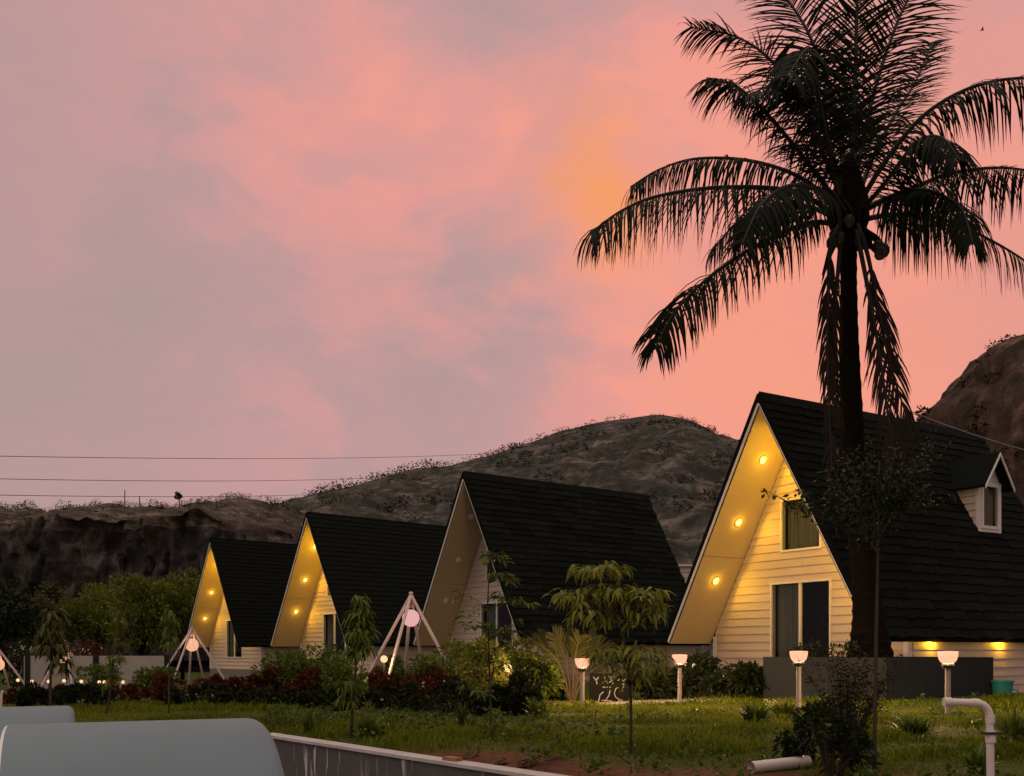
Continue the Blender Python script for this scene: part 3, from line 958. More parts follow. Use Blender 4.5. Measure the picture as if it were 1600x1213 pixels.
# white hut peeping out between two roofs
hut = empty('garden_hut', (7.9, 47, HZ))
tag(hut, 'small white boarded hut seen between two A-frame roofs', 'hut')
mb = MB(); mb.box((-1.3, 0, -0.6), (1.1, 2.4, 4.1)); mb.build('wall', M['plinth'], hut)
for k in range(4):
    mb = MB(); z = 4.12 + k * 0.26
    mb.hexa([(-1.3, -0.03, z), (1.1, -0.03, z), (1.1, 2.4, z), (-1.3, 2.4, z), (-1.3, -0.008, z + 0.25), (1.1, -0.008, z + 0.25), (1.1, 2.4, z + 0.25), (-1.3, 2.4, z + 0.25)])
    mb.build('plank', M['siding'], hut)
mb = MB(); mb.box((-1.4, -0.12, 5.17), (1.2, 2.5, 5.25)); mb.build('roof', M['trim'], hut)

# ================================================================ grey planter box with the palm
TH4 = R(58)
Wv = Vector((-math.cos(TH4), math.sin(TH4), 0)); Rv = Vector((math.sin(TH4), math.cos(TH4), 0))
C0 = Vector((6.94, 18.5, 0))
pl = empty('planter_box', (C0.x, C0.y, EYE - 1.25), -TH4)      # local x = -W, y = R; box spans x -3.08..0, y 0..3.34
tag(pl, 'large dark grey rendered planter box around the palm trunk', 'planter')
zt_ = 1.25 - 0.13
for a_, b_ in (((-3.08, 0, 0), (0, 0.14, zt_)), ((-0.14, 0.14, 0), (0, 3.2, zt_)), ((-3.08, 0.14, 0), (-2.94, 3.2, zt_)), ((-3.08, 3.2, 0), (0, 3.34, zt_))):
    mb = MB(); mb.box(a_, b_); mb.build('planter_wall', M['deckwall'], pl)
mb = MB(); mb.box((-2.94, 0.14, 0.2), (-0.14, 3.2, zt_ - 0.12)); mb.build('planter_soil', M['soil'], pl)

# boundary wall, far left
bw = empty('boundary_wall', (*U(35, 1017, 41).xy, 0))
tag(bw, 'low beige garden wall with dark upright posts behind the hedge', 'wall')
o0 = Vector((*U(35, 1017, 41).xy, 0))
for i, (a_, b_) in enumerate(((35, 150), (150, 262))):
    p0, p1 = U(a_, 1025, 41), U(b_, 1025, 41)
    mb = MB(); mb.box((p0.x - o0.x + 0.1, -0.09, 0.0), (p1.x - o0.x - 0.1, 0.09, p0.z)); mb.build('wall_panel', M['plaster'], bw)
for a_ in (45, 152, 262):
    p0 = U(a_, 1024, 41)
    mb = MB(); mb.box((p0.x - o0.x - 0.10, -0.13, 0.0), (p0.x - o0.x + 0.10, 0.11, p0.z)); mb.build('post', M['deckwall'], bw)

# ================================================================ garden bollard lamps
def bollard(px, d, top, label):
    X = (px - CX) / F * d
    z0 = G(X, d) - 0.03
    ht = EYE + (YH - top) / F * d - z0
    b = empty('garden_lamp', (X, d, z0))
    tag(b, label, 'lamp', 'white bollard lamps on the lawn')
    MB().lathe((0, 0, 0), [(0.0005, 0), (0.042, 0), (0.042, ht - 0.30), (0.0005, ht - 0.29)], 16).build('post', M['lamppost'], b, True)
    MB().lathe((0, 0, ht - 0.30), [(0.03, 0), (0.085, 0.0), (0.10, 0.05), (0.085, 0.075), (0.03, 0.075)], 18).build('collar', M['metal'], b, True)
    MB().lathe((0, 0, ht - 0.225), [(0.085, 0.0), (0.125, 0.05), (0.145, 0.11), (0.152, 0.18)], 24).build('bowl', M['bollardglass'], b, True)
    MB().lathe((0, 0, ht - 0.045), [(0.0005, 0.012), (0.135, 0.006), (0.152, -0.004), (0.149, -0.012)], 24).build('cap', M['bollardglass'], b, True)
    light('bollard_light', 'POINT', (0, 0, ht - 0.12), BOLL_W, (1.0, 0.58, 0.26), b, 0.07)
BOLL_W = 420.0
bollard(910, 20.0, 1026, 'lit bollard lamp in front of the fan palm')
bollard(1062, 20.0, 1020, 'lit bollard lamp below the lower edge of the soffit')
bollard(1248, 17.0, 1014, 'lit bollard lamp in front of the sliding door and grey planter')
bollard(1481, 15.3, 1014, 'lit bollard lamp behind the bent white pipe')

# ================================================================ tripods with hanging globes
def tripod(px, apex_y, d, spread, gl, label, lit=True, rot=0.0, gd=0.36):
    X = (px - CX) / F * d
    z0 = G(X, d)
    top = EYE + (YH - apex_y) / F * d - z0
    t = empty('tripod_lantern', (X, d, z0), rot)
    tag(t, label, 'lantern', 'white tripods with hanging globes')
    for k, a in enumerate((-4, 9, 182, 246, 78, 104)):
        a = R(a)
        foot = Vector((math.cos(a) * spread, math.sin(a) * spread, -0.05))
        dv = Vector((0, 0, top)) - foot
        mb = MB()
        mb.tube([foot, foot + dv * 0.5, Vector((-math.cos(a) * 0.03, -math.sin(a) * 0.03, top + 0.02))], [0.036, 0.042, 0.038], 6)
        mb.build('leg', M['wood'], t)
    MB().tube([(0, 0, top), (0, 0, top - gl + gd * 0.45)], 0.012, 6).build('cord', M['metal'], t)
    g = MB().ball((0, 0, top - gl), gd / 2, 20).build('globe', gl_m[lit], t, True)
    MB().lathe((0, 0, top - gl), [(0.05, gd * 0.47), (0.055, gd * 0.56), (0.01, gd * 0.60)], 12).build('socket', M['metal'], g)
    if lit:
        light('globe_light', 'POINT', (0, 0, top - gl), 4.0 if lit == 'pink' else 22.0, (1.0, 0.58, 0.30), t, 0.1)
gl_m = {True: M['globewarm'], 'pink': M['globeon'], False: M['globepink']}
tripod(642, 927, 24.0, 1.32, 0.60, 'tall white tripod with a pink globe beside the unlit house', 'pink', 0.0, 0.42)
tripod(300, 980, 38.0, 1.45, 0.68, 'white tripod with a lit globe in front of an A-frame soffit', True, 0.15, 0.50)
tripod(101, 1002, 41.0, 1.35, 0.70, 'white tripod with a lit globe beside the beige wall', True, 1.1, 0.5)
tripod(-3, 1012, 41.0, 1.35, 0.70, 'white tripod with a lit globe past the end of the wall', True, 0.3, 0.5)

# small round path lights along the hedge
for px, py in ((28, 1063), (50, 1065), (76, 1065), (100, 1064), (127, 1065), (155, 1066), (163, 1066), (192, 1066), (349, 1064), (356, 1066)):
    p = U(px, py, 29.0)
    z0 = G(p.x, p.y)
    s = empty('path_light', (p.x, p.y, z0))
    tag(s, 'tiny glowing round path light on a thin stake in the hedge', 'light', 'tiny path lights along the hedge')
    MB().tube([(0, 0, -0.05), (0, 0, p.z - z0 - 0.05)], 0.012, 6).build('stake', M['metal'], s)
    MB().ball((0, 0, p.z - z0), 0.05, 12).build('bulb', M['bead'], s, True)

# hedge lantern, and a glowing ball added for a softly lit wall
for px, py, d, r_, lab in ((793, 1044, 19.9, .085, 'round warm lantern glowing in the hedge behind the slender sapling'), (600, 1030, 23.2, .085, 'glowing ball added for a softly lit wall behind the left leg of the pink globe tripod')):
    p = U(px, py, d); z0 = G(p.x, d)
    s = empty('hedge_glow_ball', (p.x, d, z0)); tag(s, lab, 'lantern', 'warm lanterns in the hedge')
    MB().tube([(0, 0, -.05), (0, 0, p.z - z0 - r_ * .8)], .02, 6).build('stake', M['metal'], s)
    MB().ball((0, 0, p.z - z0), r_, 16).build('globe', M['bead'], s, True)
    light('glow_ball_light', 'POINT', (0, -r_ - .06, p.z - z0), 14.0, (1.0, .6, .28), s, .06)

# ================================================================ rounded grey pods at the pool
PHT, PRY, PLN, PTH = 1.526, 1.15, 1.245, 0.035
def arch(inset, n=30):
    out = []
    for j in range(n + 1):
        a = math.pi * j / n
        c, s_ = -math.cos(a), max(0.0, math.sin(a))
        out.append(((PRY - inset) * math.copysign(abs(c) ** 0.8, c), (PHT - inset) * s_ ** 0.85))
    return out
def loft(secs):                                   # secs: (x, inset) from one end to the other
    mb = MB(); vs = []; fs = []
    rows = [[(x, y, z) for y, z in arch(i_)] for x, i_ in secs]
    w = len(rows[0])
    for r_ in rows: vs += r_
    for i in range(len(rows) - 1):
        for j in range(w - 1):
            fs.append((i * w + j, i * w + j + 1, (i + 1) * w + j + 1, (i + 1) * w + j))
    return mb.add(vs, fs), w, len(rows)
def pod(loc, rz, label):
    """vaulted shell, axis along local x: closed at x = 0, open at x = -PLN"""
    p = empty('garden_pod', loc, rz)
    tag(p, label, 'pod', 'rounded grey pods by the pool')
    secs = [(0.0, 0.05), (-0.008, 0.025), (-0.022, 0.009), (-0.045, 0.0)] + [(-x_, 0.0) for x_ in np.linspace(0.15, PLN, 8)]
    mb, w, nr = loft(secs)
    mb.f.append(tuple(range(w - 1, -1, -1))); mb.m.append(0)
    mb.build('shell', M['pod'], p, True)
    mb, w, nr = loft([(-0.05, PTH), (-PLN, PTH)])
    mb.f.append(tuple(range(w))); mb.m.append(0)
    mb.build('lining', M['podlining'], p, True)
    pts = [Vector((-PLN, y, z)) for y, z in arch(PTH * .5)]
    MB().tube(pts, 0.017, 8).build('rim', M['trim'], p, True)
    g = MB().lathe((-PLN * .5, 0, PHT - 0.17), [(0.0005, -0.05), (0.10, -0.03), (0.12, 0.05), (0.02, 0.12)], 18).build('pod_lamp', M['podglow'], p, True)
    light('pod_light', 'POINT', (-PLN * .55, 0, PHT - 0.32), 26.0, (1.0, 0.45, 0.10), p, 0.08)
M['podlining'] = mat('pod_lining', (0.62, 0.50, 0.36), 0.7, 0.15, 3)
pod((-1.385, 5.5, 0), R(24), 'rounded smooth grey pod in front of its twin, beside the retaining wall')
pod((-2.97, 6.78, 0), R(24), 'rounded smooth grey pod, half hidden behind the other pod')

# ================================================================ coconut palm
def catmull(P, n):
    P = [P[0] * 2 - P[1]] + P + [P[-1] * 2 - P[-2]]
    out = []
    segs = len(P) - 3
    for i in range(n + 1):
        u = i / n * segs
        k = min(int(u), segs - 1); t = u - k
        a, b, c, d = P[k], P[k + 1], P[k + 2], P[k + 3]
        out.append(0.5 * ((2 * b) + (c - a) * t + (2 * a - 5 * b + 4 * c - d) * t * t + (3 * b - a - 3 * c + d) * t ** 3))
    return out
UP = Vector((0, 0, 1))
def frond(parent, pts, lmax, droop, m, n=70, width=0.036, t0=0.14, rad=0.03, rnd=None, ragged=0.1, lean=0.6, roll=0.0):
    """a rachis along pts (local coordinates) with two rows of leaflets that sag by droop"""
    rnd = rnd or random
    C = catmull(pts, 30)
    r = MB().tube(C, [rad * (1 - 0.85 * i / 30) + 0.004 for i in range(31)], 6).build('frond', M['stem'] if m is M['fanleaf'] else M['palmrachis'], parent, True)
    V, Fc, col = [], [], []
    for i in range(n):
        t = t0 + (1 - t0) * (i + 0.5) / n
        u = t * 30; k = min(int(u), 29); f = u - k
        p = C[k].lerp(C[k + 1], f); T = (C[k + 1] - C[k]).normalized()
        vert = abs(T.z)
        ref = UP * (1 - vert ** 2) + Vector((0, -1, 0)) * vert ** 2
        S = T.cross(ref)
        if S.length < 1e-4: S = Vector((1, 0, 0))
        S.normalize()
        Nn = S.cross(T).normalized()
        if roll:
            S, Nn = S * math.cos(roll) + Nn * math.sin(roll), Nn * math.cos(roll) - S * math.sin(roll)
        prof_ = min(1.0, (t - t0) / 0.18 + 0.45) * (1.0 - 0.5 * max(0, (t - 0.55) / 0.45) ** 1.4)
        for sg in (-1, 1):
            if rnd.random() < ragged: continue
            Ln = lmax * prof_ * rnd.uniform(0.82, 1.08)
            dr = droop * rnd.uniform(0.7, 1.25)
            d0 = (S * sg * 0.85 + T * (lean * rnd.uniform(0.75, 1.25)) + Nn * rnd.uniform(0.0, 0.25) + S * rnd.gauss(0, .12) - UP * 1.1 * dr * dr).normalized()
            q = p.copy(); d = d0
            segs = 4
            w0 = width * rnd.uniform(0.8, 1.15)
            base = len(V); cv = rnd.random()
            for s in range(segs + 1):
                ww = w0 * (0.7 if s == 0 else (1.0, 1.0, 0.85, 0.55, 0.08)[s]) * 0.5
                side = d.cross(Nn)
                side = side.normalized() if side.length > 1e-3 else T
                V.append(q + side * ww); V.append(q - side * ww); col += [cv, cv]
                if s < segs:
                    q = q + d * (Ln / segs)
                    d = (d * (1 - dr * 0.5) + Vector((rnd.uniform(-.05, .05), rnd.uniform(-.05, .05), -1)) * dr * 0.5).normalized()
            for s in range(segs):
                Fc.append((base + 2 * s, base + 2 * s + 1, base + 2 * s + 3, base + 2 * s + 2))
    me = np_mesh('leaflets', [tuple(v) for v in V], Fc, m, col)
    tag(ob('leaflets', me, r), kind='stuff')
    return r
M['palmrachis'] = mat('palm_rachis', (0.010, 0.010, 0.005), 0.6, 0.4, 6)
PD = 20.57
pbase = Vector(((1361 - CX) / F * PD, PD, EYE - 0.27))
palm = empty('coconut_palm', pbase)
tag(palm, 'tall coconut palm with drooping fronds growing from the grey planter', 'palm')
def PU(px, py, dz=0.0):
    return U(px, py, PD + dz) - pbase
# trunk with ring scars
tp = catmull([PU(1361, 1050), PU(1358, 985), PU(1351, 900), PU(1342, 800), PU(1333, 690), PU(1327, 560), PU(1326, 450), PU(1326, 360)], 90)
wpx = [(1050, 40), (1010, 31), (960, 23), (900, 19.5), (800, 18), (690, 17.5), (560, 15.5), (450, 12.5), (360, 12.5)]
rads = []
for i, p in enumerate(tp):
    py = YH - (p.z + pbase.z - EYE) * F / PD
    w = np.interp(py, [a[0] for a in wpx[::-1]], [a[1] for a in wpx[::-1]])
    rads.append(w / F * PD * (1 + (0.045 if i % 3 == 0 else -0.012) + random.uniform(-.012, .012)))
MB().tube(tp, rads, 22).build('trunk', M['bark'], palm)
rndp = random.Random(3)
c0 = (1326, 345)
FR = [  # pixel way points from the crown outward with depth offsets, leaflet length, droop
    ([(1322, 330, 0), (1290, 250, .3), (1225, 120, .8), (1160, 62, 1.0), (1078, 42, 1.1)], 0.85, 0.30, 0.0),
    ([(1318, 330, 0), (1270, 265, -.4), (1200, 180, -.9), (1150, 135, -1.1), (1108, 122, -1.2)], 0.85, 0.45, 0.3),
    ([(1320, 330, 0), (1295, 230, -.9), (1275, 130, -1.4), (1265, 75, -1.8), (1230, 120, -2.6)], 0.9, 0.55, 0.0),
    ([(1322, 320, 0), (1312, 200, .4), (1278, 85, .7), (1230, 0, 1.0), (1165, -50, 1.2)], 0.95, 0.22, 0.0),
    ([(1328, 320, 0), (1334, 180, -.2), (1338, 50, -.3), (1340, -60, -.4), (1338, -150, -.4)], 0.85, 0.12, 0.0),
    ([(1332, 320, 0), (1352, 200, .3), (1384, 85, .6), (1425, -10, .8), (1490, -70, 1.0)], 0.95, 0.20, 0.0),
    ([(1334, 330, 0), (1362, 250, .8), (1398, 180, 1.5), (1432, 125, 2.0), (1456, 66, 2.4)], 0.62, 0.22, 0.4),
    ([(1336, 330, 0), (1385, 250, -.5), (1450, 175, -.9), (1540, 130, -1.2), (1640, 128, -1.4), (1705, 190, -1.5)], 0.85, 0.62, 0.0),
    ([(1340, 335, 0), (1380, 290, -1.2), (1430, 225, -1.9), (1470, 215, -2.4), (1500, 250, -2.8)], 0.75, 0.62, 0.0),
    ([(1340, 330, 0), (1420, 296, .6), (1500, 268, .9), (1600, 266, 1.1), (1690, 310, 1.2)], 0.85, 0.72, 0.0),
    ([(1340, 335, 0), (1400, 305, -1.0), (1450, 298, -1.7), (1500, 325, -2.4), (1520, 380, -2.8)], 0.72, 0.70, 0.0),
    ([(1340, 345, 0), (1400, 335, .2), (1470, 342, .2), (1560, 382, 0), (1650, 440, -.2)], 0.85, 0.70, 0.0),
    ([(1315, 335, 0), (1255, 280, .5), (1175, 252, .8), (1090, 248, .9), (1030, 265, 1.0), (985, 292, 1.0)], 0.72, 0.72, 0.0),
    ([(1312, 340, 0), (1240, 300, -.6), (1130, 293, -1.0), (1030, 306, -1.2), (970, 330, -1.3), (920, 366, -1.4)], 0.90, 0.72, 0.0),
    ([(1312, 345, 0), (1260, 322, .9), (1200, 325, 1.6), (1150, 350, 2.2), (1110, 395, 2.6)], 0.72, 0.66, 0.0),
    ([(1314, 350, 0), (1260, 350, -.3), (1180, 385, -.8), (1100, 440, -1.1), (1050, 495, -1.2), (1024, 545, -1.3)], 0.80, 0.62, 0.0),
    ([(1322, 325, 0), (1300, 240, -.5), (1268, 165, -.9), (1225, 130, -1.2), (1165, 150, -1.4)], 0.8, 0.50, 0.0),
    ([(1325, 330, 0), (1315, 240, 1.2), (1305, 170, 2.4), (1290, 140, 3.4), (1275, 150, 4.4)], 0.8, 0.4, 0.0),
    ([(1318, 340, 0), (1285, 300, -1.0), (1235, 290, -2.0), (1190, 320, -2.8), (1160, 380, -3.2)], 0.75, 0.66, 0.0),
]
for pts, ln, dr, roll in FR:
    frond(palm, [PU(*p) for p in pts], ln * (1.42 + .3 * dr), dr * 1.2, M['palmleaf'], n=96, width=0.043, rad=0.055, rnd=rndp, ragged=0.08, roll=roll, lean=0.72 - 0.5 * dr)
# dead fronds hanging along the trunk
DEAD = [([(1312, 350, -.3), (1298, 385, -.5), (1294, 470, -.6), (1293, 580, -.6), (1300, 735, -.55)], 0.55, 0.85),
        ([(1316, 360, -.2), (1308, 440, -.4), (1300, 560, -.4), (1312, 660, -.4)], 0.42, 0.85),
        ([(1340, 350, -.3), (1356, 400, -.5), (1374, 490, -.6), (1394, 580, -.7), (1430, 690, -.7)], 0.72, 0.62),
        ([(1338, 360, -.4), (1352, 430, -.6), (1372, 540, -.7), (1388, 650, -.8), (1400, 705, -.8)], 0.62, 0.6)]
for pts, ln, dr in DEAD:
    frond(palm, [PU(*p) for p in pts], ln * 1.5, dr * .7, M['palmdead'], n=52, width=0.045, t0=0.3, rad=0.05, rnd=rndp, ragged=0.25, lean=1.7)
cs = [PU(1326, 392), PU(1326, 370), PU(1326, 345), PU(1326, 315), PU(1327, 280), PU(1328, 245)]
MB().tube(cs, [0.2, 0.30, 0.42, 0.40, 0.26, 0.08], 14).build('crown_shaft', M['bark'], palm, True)
# broken sheath stubs and coconuts
for (x0, y0, x1, y1) in ((1345, 360, 1390, 392), (1340, 365, 1372, 400), (1312, 360, 1285, 430), (1336, 350, 1362, 372)):
    a_, b_ = PU(x0, y0, -.2), PU(x1, y1, -.4)
    MB().tube([a_, (a_ + b_) / 2 + Vector((0, 0, .05)), b_], [0.09, 0.07, 0.015], 7).build('sheath', M['bark'], palm, True)
for (x, y, dz) in ((1327, 346, -.35), (1312, 372, -.3), (1304, 368, -.15), (1300, 380, -.3), (1344, 376, -.3), (1354, 380, -.2), (1372, 386, -.35), (1381, 392, -.3), (1375, 396, -.4)):
    c = PU(x, y, dz)
    MB().ball(c, 0.12, 10, (1, 1, 1.2)).build('coconut', M['coconut'], palm, True)

# ================================================================ leafy plants
def leaf_cloud(cent, dirs, length, width, rnd, sag=0.4):
    """diamond leaves folded on the midrib; cent (n,3), dirs (n,3)"""
    n = len(cent)
    d = dirs / (np.linalg.norm(dirs, axis=1, keepdims=True) + 1e-9)
    r = rnd.normal(size=(n, 3))
    s = np.cross(d, r); s /= (np.linalg.norm(s, axis=1, keepdims=True) + 1e-9)
    nn = np.cross(s, d)
    ln = (length * rnd.uniform(0.6, 1.3, n))[:, None]; w = (width * rnd.uniform(0.7, 1.2, n))[:, None]
    tip = cent + d * ln + np.array([0, 0, -1.0]) * ln * sag * rnd.uniform(0, 1, n)[:, None]
    mid = cent + d * ln * 0.5
    V = np.stack([cent, mid + s * w * .5 + nn * w * .12, tip, mid - s * w * .5 + nn * w * .12], 1).reshape(-1, 3)
    i = np.arange(n)[:, None] * 4
    Fc = np.concatenate([i + np.array([[0, 1, 2]]), i + np.array([[0, 2, 3]])], 0)
    col = np.repeat(rnd.uniform(0, 1, n), 4)
    return V, Fc, col
def clumps(rnd, n, rx, ry, rz, k, cr, z0=0.0, shell=0.5):
    """leaf positions gathered in k clumps through an ellipsoid crown centred at z0"""
    c = rnd.normal(size=(k, 3)); c /= np.linalg.norm(c, axis=1, keepdims=True)
    c *= rnd.uniform(shell, 1.0, (k, 1)) ** 0.6
    c *= np.array([rx, ry, rz])
    rad = cr * rnd.uniform(0.6, 1.35, k)
    idx = rnd.integers(0, k, n)
    o = rnd.normal(size=(n, 3)); o /= np.linalg.norm(o, axis=1, keepdims=True)
    p = c[idx] + o * (rad[idx] * rnd.uniform(0.35, 1.0, n) ** 0.5)[:, None] * np.array([1, 1, 0.8])
    out = o * 0.8 + p / np.array([rx, ry, rz]) * 0.5 + rnd.normal(size=(n, 3)) * 0.3
    p[:, 2] += z0
    return p, out, c + np.array([0, 0, z0])
def shrub(name, label, X, Y, w, h, mt, n, ls, cat='shrub', group=None, z=None, seed=1, kcl=14, blossoms=0, lw=0.45, depth=None, sink=0.05):
    rnd = np.random.default_rng(seed)
    z0 = G(X, Y) - sink if z is None else z
    t = empty(name, (X, Y, z0))
    tag(t, label, cat, group)
    rx, rz, ry = w / 2, h * 0.5, (depth or w * 0.8) / 2
    cr = 0.42 * min(rx, rz)
    p, o, c = clumps(rnd, n, rx - cr * .6, ry - cr * .5, rz - cr * .5, kcl, cr, h * 0.52, 0.35)
    p[:, 2] = np.maximum(p[:, 2], 0.03)
    o[:, 2] += 0.25
    V, Fc, col = leaf_cloud(p, o, ls, ls * lw, rnd)
    tag(ob('foliage', np_mesh('foliage', V, Fc, mt, col), t), kind='stuff')
    mb = MB()
    for q in c[:10]:
        q = Vector(q)
        mb.tube([(q.x * .1, q.y * .1, -0.02), (q.x * .55, q.y * .55, q.z * .6), q], [0.022 * h + .004, 0.014 * h + .003, 0.005], 5)
    mb.build('stems', M['stem'], t)
    if blossoms:
        idx = rnd.choice(len(p), blossoms, replace=False)
        q = p[idx] + np.array([0, -0.05, 0.03])
        q[:, 1] -= 0.05
        Vb, Fb, cb = leaf_cloud(np.repeat(q, 4, 0), rnd.normal(size=(blossoms * 4, 3)), 0.055, 0.045, rnd, 0)
        tag(ob('blossoms', np_mesh('blossoms', Vb, Fb, M['petal'], cb), t), kind='stuff')
    return t
def tree(name, label, X, Y, trunk_h, w, h, mt, n, ls, seed=1, group=None, kcl=30, cat='tree', z=None, lw=0.5, tr=0.12, depth=None):
    """crown centre at trunk_h + h/2"""
    rnd = np.random.default_rng(seed)
    z0 = (G(X, Y) - 0.1) if z is None else z
    t = empty(name, (X, Y, z0))
    tag(t, label, cat, group)
    cz = trunk_h + h / 2
    cr = 0.34 * min(w / 2, h / 2)
    p, o, c = clumps(rnd, n, w / 2 - cr * .6, (depth or w * .85) / 2 - cr * .6, h / 2 - cr * .6, kcl, cr, cz, 0.3)
    V, Fc, col = leaf_cloud(p, o, ls, ls * lw, rnd)
    tag(ob('crown', np_mesh('crown', V, Fc, mt, col), t), kind='stuff')
    mb = MB()
    mb.tube([(0, 0, -0.1), (tr * .4, 0, trunk_h * .6), (0, 0, trunk_h), (0, 0, cz + h * .15)], [tr * 1.3, tr, tr * .8, tr * .25], 9)
    for q in c[:14]:
        q = Vector(q); s = rnd.uniform(.5, 1.0)
        a_ = Vector((0, 0, trunk_h * s + (1 - s) * cz * .5))
        mb.tube([a_, a_.lerp(q, .5) + Vector((0, 0, .1)), q], [tr * .4, tr * .25, tr * .06], 5)
    mb.build('trunk', M['bark'], t)
    return t

# ---- background trees at the left
D_ = 66
for i, (px, top, bot, w, lab, mt) in enumerate((
        (-10, 905, 1010, 150, 'broad dark tree at the foot of the cliff', 'leafdark'),
        (62, 918, 1020, 110, 'rounded olive tree between the dark tree and the bright trees', 'leafolive'),
        (150, 915, 1015, 115, 'bushy yellow green tree behind the beige wall', 'leaftree'),
        (222, 898, 1015, 110, 'tall bright green tree behind the lit tripod', 'leaftree'),
        (285, 890, 1012, 95, 'green tree touching the far A-frame gable', 'leaftree'))):
    d = D_ + (i % 3) * 3
    X = (px - CX) / F * d
    z0 = G(X, d)
    ztop = EYE + (YH - top) / F * d; zb = EYE + (YH - bot) / F * d
    tree('leafy_tree', lab, X, d, max(0.6, zb - z0 - 0.4), w / F * d * 1.12, ztop - zb + 0.8, M[mt], 5200, 0.30, 50 + i, 'trees below the cliff', 34)
shrub('flowering_shrub', 'flowering shrub with white blossoms behind the beige wall', *U(45, 1000, 44).xy, 2.8, 2.4, M['leafdark'], 1800, 0.14, 'shrub', None, seed=77, blossoms=60)
shrub('flowering_shrub', 'sparsely flowering shrub below the yellow green tree', *U(130, 1000, 44).xy, 3.4, 2.2, M['leafred'], 1800, 0.14, 'shrub', None, seed=78, blossoms=30)

# ---- mixed hedge of red and green shrubs across the garden
HG = 'shrubs in the mixed hedge across the garden'
hed = [(15, 1072, 95, 'r', 27), (95, 1070, 90, 'r', 27), (180, 1066, 100, 'r', 27), (265, 1052, 100, 'r', 26), (345, 1055, 95, 'r', 24.5), (425, 1045, 100, 'r', 24), (500, 1045, 90, 'r', 23),
       (600, 1047, 110, 'r', 22), (690, 1042, 110, 'r', 21.5), (770, 1045, 90, 'r', 21),
       (130, 1082, 95, 'g', 22), (60, 1088, 80, 'g', 22), (325, 1082, 130, 'g', 21), (420, 1080, 120, 'g', 20.5), (520, 1075, 110, 'g', 19.5), (640, 1065, 130, 'g', 18.8), (740, 1055, 120, 'g', 18), (800, 1050, 80, 'g', 18)]
HL = ['red hedge shrub in front of the outermost tripod', 'red hedge shrub in front of the drooping sapling', 'red hedge shrub behind the crooked sapling', 'red hedge shrub behind the staked sapling', 'red hedge shrub with white blossoms below the lit tripod', 'red hedge shrub with white blossoms below the second lit gable', 'red hedge shrub just left of the narrow sapling', 'red hedge shrub at the left foot of the big tripod', 'red hedge shrub with white blossoms at the right foot of the big tripod', 'red hedge shrub behind the thin leafy sapling', 'dark hedge shrub between the drooping and crooked saplings', 'dark hedge shrub behind the half hidden pod', 'dark hedge shrub in front of the lit tripod', 'dark hedge shrub above the retaining wall corner', 'dark hedge shrub behind the narrow sapling', 'dark hedge shrub in front of the big tripod', 'dark hedge shrub beside the pale leaved clump', 'dark hedge shrub at the lawn end of the hedge']
for i, (px, top, w, k, d) in enumerate(hed):
    X = (px - CX) / F * d
    h = max(0.5, EYE + (YH - top) / F * d - G(X, d))
    if k == 'r':
        shrub('red_shrub', HL[i], X, d, w / F * d * 1.15, h, M['leafred'], 2600, 0.11, 'shrub', HG, seed=100 + i, blossoms=3 if i in (4, 5, 8) else 0)
    else:
        shrub('dark_shrub', HL[i], X, d, w / F * d * 1.15, h, M['leafdark'], 2600, 0.10, 'shrub', HG, seed=100 + i, blossoms=2 if i % 3 == 0 else 0)
# brighter shrubs along the top of the hedge
for i, (px, top, w, d, lab) in enumerate(((435, 1018, 60, 25, 'bright green shrub against the glow of the second lit gable'), (505, 1003, 75, 27, 'bushy green shrub left of the narrow sapling'),
        (715, 990, 70, 24, 'bright green shrub right of the big tripod'), (800, 985, 90, 23, 'bright yellow green shrub behind the slender sapling'),
        (468, 1012, 60, 24.5, 'leafy green shrub between the two lit gables'), (545, 1022, 70, 22.5, 'green shrub right behind the narrow sapling'), (610, 1022, 60, 25, 'green shrub at the left leg of the big tripod'),
        (680, 1012, 60, 22, 'green shrub at the right leg of the big tripod'), (755, 985, 70, 20, 'tall leafy shrub covering the door of the unlit house'), (835, 1005, 70, 21.5, 'leafy green shrub between hedge and fan palm'),
        (150, 1030, 60, 33, 'green shrub in front of the beige wall'), (240, 1035, 60, 33, 'olive shrub at the end of the beige wall'))):
    X = (px - CX) / F * d
    shrub('green_shrub', lab, X, d, w / F * d * 1.2, EYE + (YH - top) / F * d - G(X, d), M['leafbright' if i in (2, 3, 8) else 'leafgreen'], 1700, 0.13, 'shrub', 'green shrubs above the hedge', seed=140 + i)
# dark planting at the foot of the near house
for i, (px, top, w, d, lab) in enumerate(((1085, 1012, 70, 22.6, 'dark leafy shrub below the lower end of the lit soffit'), (1130, 1040, 60, 22.0, 'low dark shrub at the siding corner'),
        (1170, 1030, 50, 21.4, 'dark shrub with broad leaves touching the planter'), (1015, 1040, 60, 22.5, 'dark shrub behind the drooping sapling'), (850, 1040, 60, 23, 'dark shrub behind the fan palm'))):
    X = (px - CX) / F * d
    shrub('foundation_shrub', lab, X, d, w / F * d * 1.2, EYE + (YH - top) / F * d - G(X, d), M['leafdark'], 1100, 0.17, 'shrub', 'shrubs at the foot of the near house', seed=160 + i, blossoms=3 if i < 2 else 0)
for i, (px, py, w, hh, lab) in enumerate(((1318, 1012, 70, 30, 'small shrub in the planter beside the sliding door'), (1270, 1018, 50, 20, 'low plant in the planter next to the lamp'))):
    p = U(px, py, 20.3)
    shrub('planter_plant', lab, p.x, p.y, 0.8, 0.45, M['leafdark'], 260, 0.10, 'plant', 'plants in the grey planter', z=EYE - 0.27, seed=180 + i)

